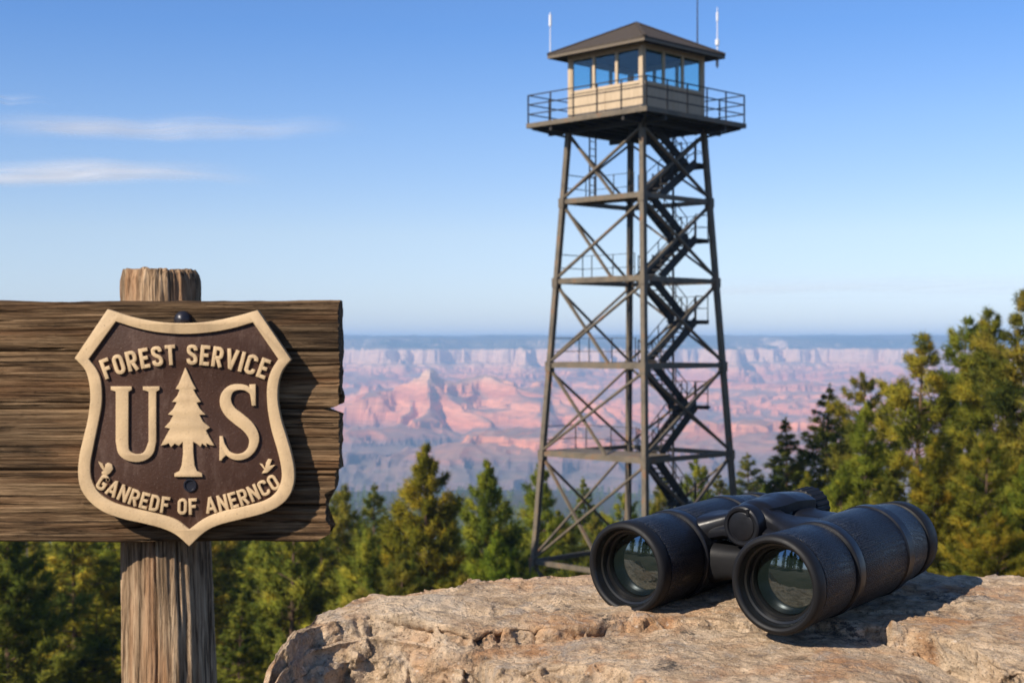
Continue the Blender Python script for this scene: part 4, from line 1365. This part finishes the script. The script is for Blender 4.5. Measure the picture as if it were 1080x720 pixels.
# masts
def mast(px, py0, py1, Yd, r, mat, rungs):
    a, b = at(px, py1, Yd), at(px, py0, Yd)
    inv = Matrix.Translation((TC[0], TC[1], ZB)) @ Matrix.Rotation(R(45), 4, 'Z')
    iv = inv.inverted()
    mb = MB()
    mb.tube([iv @ a, iv @ b], [r, r * 0.6], 8)
    for py, rad_, ln_ in rungs:
        c = at(px, py, Yd)
        mb.tube([iv @ (c - Vector((0, 0, ln_ / 2))), iv @ (c + Vector((0, 0, ln_ / 2)))], rad_, 8)
    mb.build('antenna', mat, tower, smooth=True)
mast(580.3, 13, 58, 62.27, 0.025, M_white, [(22, 0.06, 0.5)])
mast(756.5, 8, 72, 62.8, 0.03, M_white, [(45, 0.09, 0.25), (18, 0.05, 0.4), (63, 0.07, 0.6)])
mast(735.5, -14, 56, 63.0, 0.035, M_dark, [])

# ================================================================== TREES
m = NT('needles')
at_ = m.n('ShaderNodeAttribute', attribute_name='tint')
oi = m.n('ShaderNodeObjectInfo')
base = m.ramp(at_.outputs['Fac'], [(0.0, (0.055, 0.075, 0.022)), (0.35, (0.14, 0.155, 0.033)), (0.65, (0.25, 0.228, 0.047)), (0.9, (0.33, 0.275, 0.054)), (1.0, (0.33, 0.25, 0.056))])
col = m.mix(1.0, base, oi.outputs['Color'], 'MULTIPLY')
df = m.n('ShaderNodeBsdfDiffuse'); tl = m.n('ShaderNodeBsdfTranslucent'); mx = m.n('ShaderNodeMixShader'); mx.inputs[0].default_value = 0.5
tcol = m.mix(1.0, col, (2.3, 2.1, 1.35), 'MULTIPLY'); m.l(col, df.inputs[0]); m.l(tcol, tl.inputs[0]); m.l(df.outputs[0], mx.inputs[1]); m.l(tl.outputs[0], mx.inputs[2]); m.l(mx.outputs[0], m.out.inputs[0])
M_needle = m.mat
m = NT('pine_bark')
c = m.ramp(m.noise(m.coords('Object', (6, 6, 1.4)), 1.0, 5), [(0.3, (0.05, 0.036, 0.026)), (0.6, (0.14, 0.088, 0.058)), (0.8, (0.2, 0.13, 0.09))])
M_bark = m.set(c, 0.95, 0, 0.1)
m = NT('dead_wood')
M_deadwood = m.set(m.ramp(m.noise(m.coords('Object', (6, 6, 1)), 1.0, 5), [(0.3, (0.14, 0.12, 0.1)), (0.7, (0.3, 0.26, 0.22))]), 0.95, 0, 0.1)


NORM = []


def blades(C, D, n, ln, wd, rng, spread, up, tint):
    """needle sprays: at each centre C, n thin triangles fanned around D"""
    N = len(C)
    ln = np.repeat(np.broadcast_to(ln, (N,)), n)[:, None]
    wd = np.repeat(np.broadcast_to(wd, (N,)), n)[:, None]
    c = np.repeat(C, n, 0)
    d = rng.normal(size=(N * n, 3)) * spread + np.repeat(D, n, 0)
    d[:, 2] += up
    d /= np.linalg.norm(d, axis=1)[:, None] + 1e-9
    s = np.cross(d, rng.normal(size=(N * n, 3)))
    s /= np.linalg.norm(s, axis=1)[:, None] + 1e-9
    L_ = ln * (0.6 + 0.7 * rng.rand(N * n)[:, None])
    w_ = wd * (0.7 + 0.6 * rng.rand(N * n)[:, None])
    c = c + rng.normal(size=c.shape) * ln * 0.22
    V = np.stack([c - s * w_ / 2, c + s * w_ / 2, c + d * L_], 1).reshape(-1, 3)
    nn = d * 0.8 + np.repeat(D, n, 0) * 0.35 + (c - np.repeat(C, n, 0)) / ln * 0.6
    nn[:, 2] += 0.35
    NORM.append(np.repeat(nn / (np.linalg.norm(nn, axis=1)[:, None] + 1e-9), 3, 0))
    t = np.clip(np.repeat(tint, n) + rng.normal(size=N * n) * 0.10, 0, 1)
    return V, np.repeat(t, 3)


TREE_H = 16.0
PROTO = {}


def tree_proto(key, kind, seed, wide=1.0, base_u=None):
    rng = np.random.RandomState(seed)
    H = TREE_H
    mb = MB()
    lean = rng.normal(size=2) * 0.25
    def axis_(z): return np.array([lean[0] * (z / H) ** 2, lean[1] * (z / H) ** 2, z])
    r0_ = {'pine': 0.24, 'spruce': 0.2, 'snag': 0.2}[kind]
    zt_ = np.linspace(-0.6, H * 0.97, 12)
    mb.tube([axis_(max(z, 0)) * np.array([1, 1, 0]) + np.array([0, 0, z]) for z in zt_], [max(0.02, r0_ * (1 - max(z, 0) / H) ** 0.8) for z in zt_], 8)
    C, D, T = [], [], []
    if kind == 'pine':
        cb, nb_ = (0.25 if base_u is None else base_u), (84 if key not in ('full', 'young') else 140)
    elif kind == 'spruce':
        cb, nb_ = (0.08 if base_u is None else base_u), 190
    else:
        cb, nb_ = 0.25, 40
    lob = rng.rand(8) * 6.28
    for b in range(nb_):
        u = (b + rng.rand()) / nb_
        if kind == 'pine':
            u = u ** (0.92 if key not in ('full', 'young') else 0.75)
        z = H * (cb + (0.985 - cb) * u)
        wsp = 0.62 if kind == 'pine' else 0.42
        z = min(H * 0.99, (math.floor(z / wsp) + 0.5) * wsp + rng.normal() * 0.07)
        az = b * 2.4 + rng.rand() * 1.2
        if kind == 'pine':
            dtop = H - z
            if key in ('full', 'young'):
                full_ = min(0.46 * dtop + 0.05, 3.1)
            else:
                full_ = 2.45 * (1 - math.exp(-dtop / 3.6)) + 0.06
            rad_ = wide * full_ * (0.60 + 0.62 * rng.rand()) * (1 + 0.2 * math.sin(2 * az + lob[0]) + 0.16 * math.sin(9 * u + lob[1]))
            if u < 0.18 and key not in ('full', 'young'):
                rad_ *= 0.55 + 2.2 * u
            pitch = -0.18 + 0.85 * u + rng.normal() * 0.16
            bend = 0.35
        elif kind == 'spruce':
            rad_ = wide * min(0.34 * (H - z) + 0.05, 2.1) * (0.70 + 0.5 * rng.rand())
            pitch = -0.38 + 0.85 * u ** 1.5 + rng.normal() * 0.1
            bend = 0.22
        else:
            rad_ = 1.3 * (1 - u) ** 0.7 * (0.3 + 0.8 * rng.rand()); pitch = -0.3; bend = 0.1
        a0 = axis_(z)
        dr = np.array([math.cos(az), math.sin(az), 0.0])
        def bp(s): return a0 + dr * rad_ * s * math.cos(pitch) + np.array([0, 0, rad_ * (math.sin(pitch) * s + bend * (s * s - 0.6 * s))])
        tw_ = 0.05 * (1 - u) + 0.018
        mb.tube([bp(0), bp(0.5), bp(0.95)], [tw_, tw_ * 0.6, tw_ * 0.25], 4, caps=False)
        if kind == 'snag':
            continue
        side = np.array([-dr[1], dr[0], 0])
        nt_ = int((9 if kind == 'pine' else 6) + rad_ * (10 if kind == 'pine' else 9))
        s = rng.rand(nt_) ** 0.6
        s = (0.30 + 0.70 * s) if kind == 'pine' else (0.12 + 0.88 * s)
        lat = rng.normal(size=nt_) * rad_ * (0.15 if kind == 'pine' else 0.13) * (1.15 - 0.6 * s)
        pts_ = np.array([bp(x) for x in s]) + side[None] * lat[:, None]
        pts_[:, 2] += rng.normal(size=nt_) * (0.09 if kind == 'pine' else 0.05) + (0.04 if kind == 'pine' else -np.abs(lat) * 0.25)
        dd = dr[None] * 0.8 + side[None] * np.sign(lat)[:, None] * 0.5 + np.array([0, 0, 0.25 if kind == 'pine' else -0.15])
        bt = 0.45 + rng.normal() * 0.17
        C.append(pts_); D.append(dd); T.append(np.clip(bt + rng.normal(size=nt_) * 0.08, 0.02, 0.97))
    tr = mb.build('trunk', M_deadwood if kind == 'snag' else M_bark, None, smooth=True)
    me_t = tr.data
    bpy.data.objects.remove(tr)
    me_c = None
    if C:
        # leader
        zz2 = np.linspace(H * 0.93, H * 1.0, 8)
        C.append(np.array([axis_(z) for z in zz2])); D.append(np.tile([0, 0, 1.0], (8, 1))); T.append(np.full(8, 0.5))
        C, D, T = np.concatenate(C), np.concatenate(D), np.concatenate(T)
        if kind == 'pine':
            tip = np.clip(0.55 + (H - C[:, 2]) / 7.0, 0.5, 1.0)
            V, t = blades(C, D, 17, 0.36 * tip, 0.05 * tip, rng, 0.75, 0.3, T)
        else:
            tip = np.clip(0.55 + (H - C[:, 2]) / 7.0, 0.5, 1.0)
            V, t = blades(C, D, 15, 0.27 * tip, 0.042 * tip, rng, 0.45, -0.05, T)
        o = mesh_np('crown', V, np.arange(len(V)).reshape(-1, 3), M_needle, None, False)
        me_c = o.data
        me_c.polygons.foreach_set('use_smooth', [True] * len(me_c.polygons))
        me_c.normals_split_custom_set_from_vertices(NORM[-1].tolist())
        at2 = me_c.attributes.new('tint', 'FLOAT', 'POINT')
        at2.data.foreach_set('value', t.astype(np.float32))
        bpy.data.objects.remove(o)
    PROTO[key] = (kind, me_t, me_c)


for i in range(5):
    tree_proto('pine%d' % i, 'pine', 100 + i, [1.0, 1.12, 0.9, 1.0, 0.85][i], [0.22, 0.16, 0.28, 0.10, 0.34][i])
tree_proto('full', 'pine', 131, 1.12, 0.04)
tree_proto('young', 'pine', 140, 1.25, 0.03)
for i in range(3):
    tree_proto('spruce%d' % i, 'spruce', 200 + i, [1.0, 0.8, 1.15][i])
tree_proto('snag', 'snag', 301)
KN = {'pine': 'pine_tree', 'spruce': 'spruce_tree', 'snag': 'dead_tree'}
trng = random.Random(5)


def plant(key, x, y, h, colr, label, group, sx=1.0, rz=None):
    kind, mt, mc = PROTO[key]
    gz = g1(x, y)
    root = empty(KN[kind], (x, y, gz), (0, 0, trng.random() * 6.28 if rz is None else rz))
    s = h / TREE_H
    root.scale = (s * sx, s * sx, s)
    tag(root, label, 'tree', group)
    o = bpy.data.objects.new('trunk', mt); link(o, root)
    if mc is not None:
        o = bpy.data.objects.new('crown', mc); o.color = (colr[0], colr[1], colr[2], 1); link(o, root)
    return root


def plant_px(key, px, py, Y, colr, label, group, sx=1.0):
    p = at(px, py, Y)
    return plant(key, p.x, Y, max(3.0, p.z - g1(p.x, Y)), colr, label, group, sx)


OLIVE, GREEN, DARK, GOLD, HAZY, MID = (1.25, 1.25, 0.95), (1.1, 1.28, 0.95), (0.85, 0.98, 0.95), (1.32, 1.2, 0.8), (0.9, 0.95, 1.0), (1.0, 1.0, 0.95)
G1, G2, G3 = 'pines and spruces of the tall stand beyond the binoculars', 'trees between the sign and the tower', 'trees of the crowded stand behind the sign post'
for a in [
    ('spruce1', 832, 441, 66, DARK, 'shorter dark spruce rising just beside the taller dark spruce', G1, 1.25),
    ('spruce0', 865, 406, 68, DARK, 'taller pointed dark spruce at the open edge of the pine stand', G1, 1.15),
    ('spruce1', 890, 427, 76, DARK, 'slim dark spruce tip squeezed between the tall dark spruce and a bright pine', G1, 1.0),
    ('spruce2', 793, 478, 125, HAZY, 'small hazy far conifer between the tower leg and the dark spruces', G1, 1.3),
    ('pine2', 909, 427, 52, GREEN, 'bright green bushy pine beside the dark spruces', G1, 1.0),
    ('pine3', 918, 395, 66, MID, 'open branched pine leaning out at the outer edge of the stand', G1, 1.0),
    ('pine1', 961, 354, 58, OLIVE, 'broad olive pine with a double rounded top against the canyon rim', G1, 1.05),
    ('pine0', 1009, 338, 62, GREEN, 'narrow topped pine standing between two broader pines', G1, 0.9),
    ('pine4', 1046, 329, 56, OLIVE, 'tall slender olive pine next to the tallest pine', G1, 1.1),
    ('pine1', 1085, 308, 50, MID, 'tallest pine of the stand, cut by the picture edge', G1, 1.0),
    ('pine2', 1135, 318, 46, OLIVE, 'pine mostly beyond the picture edge with branches reaching in', G1, 1.1),
    ('full', 985, 462, 46, GOLD, 'golden green pine in front of the narrow topped pine', G1, 0.95),
    ('pine3', 1036, 462, 42, OLIVE, 'lower olive pine with a visible dark trunk', G1, 1.1),
    ('full', 1085, 485, 39, GREEN, 'yellow green bushy pine low at the picture edge', G1, 1.1),
    ('full', 938, 508, 44, MID, 'low dense pine right above the far end of the binoculars', G1, 1.1),
    ('young', 886, 492, 50, GREEN, 'young bright pine at the foot of the dark spruces', G1, 0.9),
    ('full', 850, 500, 58, OLIVE, 'low olive pine behind the middle of the binoculars', G1, 0.9),
    ('full', 808, 512, 70, GREEN, 'small round pine just off the tower leg', G1, 1.0),
    ('young', 1052, 535, 37, GOLD, 'golden young pine just over the edge of the boulder', G1, 1.1),
    ('pine0', 740, 486, 84, GREEN, 'pine seen through the steelwork of the tower near its outer leg', G2, 1.0),
    ('spruce2', 762, 500, 92, MID, 'conifer just behind the outer leg of the tower', G2, 1.0),
    ('pine3', 700, 505, 88, MID, 'pine behind the lowest stair flight of the tower', G2, 1.0),
    ('pine1', 655, 520, 96, GREEN, 'pine framed by the lower cross braces of the tower', G2, 1.0),
    ('spruce0', 622, 503, 100, GREEN, 'thin conifer tip framed by the tower braces', G2, 0.9),
    ('full', 450, 472, 58, GOLD, 'large golden green pine between the sign and the tower', G2, 0.92),
    ('full', 513, 489, 64, GREEN, 'green conical pine close to the tower leg', G2, 0.85),
    ('young', 526, 562, 54, (1.0, 1.3, 0.8), 'small bright green young pine over the edge of the boulder', G2, 0.85),
    ('pine2', 564, 491, 74, GREEN, 'pine partly hidden by the sunlit leg of the tower', G2, 1.0),
    ('spruce2', 392, 510, 76, DARK, 'dark green conifer beside the large golden pine', G2, 1.0),
    ('pine3', 362, 513, 72, MID, 'grey green conifer at the ragged end of the plank board', G2, 1.0),
    ('young', 590, 540, 82, OLIVE, 'low pine behind the foot of the sunlit tower leg', G2, 1.2),
    ('spruce1', 478, 540, 70, DARK, 'dark spruce in the gap between the golden and the conical pine', G2, 1.1),
    ('young', 425, 585, 46, MID, 'low pine in front of the large golden pine', G2, 1.1),
    ('pine4', 630, 540, 90, MID, 'bushy pine low between the tower braces', G2, 1.1),
    ('full', 690, 535, 84, OLIVE, 'low pine behind the near leg of the tower', G2, 1.0),
    ('snag', 38, 560, 60, MID, 'grey bare dead tree standing in the stand below the plank board', G3, 1.0),
    ('snag', 76, 585, 66, MID, 'second bare dead tree, smaller, close by the grey one below the board', G3, 1.0),
    ('snag', 268, 590, 70, MID, 'bare pale trunk in the stand on the boulder side of the post', G3, 1.0),
]:
    plant_px(*a)
# the stand below the sign: nothing tells these apart
keys = ['spruce0', 'spruce1', 'spruce2', 'pine0', 'pine1', 'pine2', 'pine3', 'full', 'spruce0', 'spruce2']
cols = [(1.15, 1.25, 1.1), (1.5, 1.6, 1.3), (1.6, 1.5, 1.3), (1.7, 1.6, 1.3), (1.0, 1.12, 1.05), (1.4, 1.55, 1.2), (1.3, 1.3, 1.15)]
placed = []
tries = 0
while len(placed) < 95 and tries < 9000:
    tries += 1
    Y = trng.uniform(46, 128)
    px = trng.uniform(-60, 440)
    x = (px - 540) / F * Y
    if any(math.hypot(x - a, Y - b) < 2.7 for a, b in placed):
        continue
    gz = g1(x, Y)
    top_lim = 520 if px < 335 else 545 + (px - 335) * 0.35
    hmax = (360 - top_lim) / F * Y - gz
    h = min(hmax, trng.uniform(9, 19))
    if h < 5:
        continue
    placed.append((x, Y))
    k = trng.choice(keys)
    plant(k, x, Y, h, trng.choice(cols), 'conifer in the crowded stand on the slope behind the sign post and boulder edge', G3, trng.uniform(0.9, 1.2))
# trees behind the camera that the lenses mirror
for x, y, h in [(-30, -14, 11), (-34, -20, 13), (-29, -24, 12), (-38, -12, 14), (-26, -30, 12), (-36, -28, 14), (-20, -32, 11), (-41, -20, 15), (-38, -4, 12), (-52, -22, 13), (-44, -34, 15), (-60, -8, 14), (-34, -46, 14), (-58, -36, 16), (-22, -52, 15), (-48, 8, 13)]:
    plant(trng.choice(['spruce0', 'pine1', 'full']), x, y, h, GREEN, 'conifer mirrored as a dark treeline in the binocular lenses', 'trees mirrored in the lenses')

# far forest as one mass
rng = np.random.RandomState(77)
N = 5200
Yf = np.exp(rng.uniform(np.log(118), np.log(2640), N)) ** 1.0
sf = rng.uniform(-0.55, 0.55, N)
Xf = sf * Yf
keep = ~((np.hypot(Xf - TC[0], Yf - TC[1]) < 8))
Xf, Yf = Xf[keep], Yf[keep]
Zf = ground_z(Xf, Yf)
allV, allT, base_i = [], [], 0
for lo, hi, nbl, ln_, wd_ in ((118, 260, 420, 0.9, 0.22), (260, 600, 170, 1.3, 0.5), (600, 1300, 80, 1.9, 1.1), (1300, 2700, 42, 2.6, 2.0)):
    mk = (Yf >= lo) & (Yf < hi)
    n = int(mk.sum())
    if not n:
        continue
    Hh = rng.uniform(10, 17, n)
    u = rng.rand(n, nbl) ** 1.3
    rad_ = (0.17 * Hh[:, None]) * (1 - u) ** 0.85 * np.sqrt(rng.rand(n, nbl))
    az = rng.rand(n, nbl) * 6.283
    C = np.stack([Xf[mk][:, None] + rad_ * np.cos(az), Yf[mk][:, None] + rad_ * np.sin(az), Zf[mk][:, None] + Hh[:, None] * (0.08 + 0.92 * u)], -1).reshape(-1, 3)
    D = np.stack([np.cos(az), np.sin(az), np.full_like(az, -0.1)], -1).reshape(-1, 3)
    tint = np.repeat(np.clip(0.33 + 0.16 * rng.normal(size=n), 0.02, 0.8), nbl)
    V, t = blades(C, D, 1, ln_, wd_, rng, 0.5, 0.1, tint)
    allV.append(V); allT.append(t)
V = np.concatenate(allV); t = np.concatenate(allT)
fo = mesh_np('far_forest', V, np.arange(len(V)).reshape(-1, 3), M_needle, None, False)
a2 = fo.data.attributes.new('tint', 'FLOAT', 'POINT'); a2.data.foreach_set('value', t.astype(np.float32))
fo.color = (1.0, 1.1, 1.05, 1)
tag(fo, 'dense conifer forest spreading down to the canyon edge', 'forest', kind='stuff')
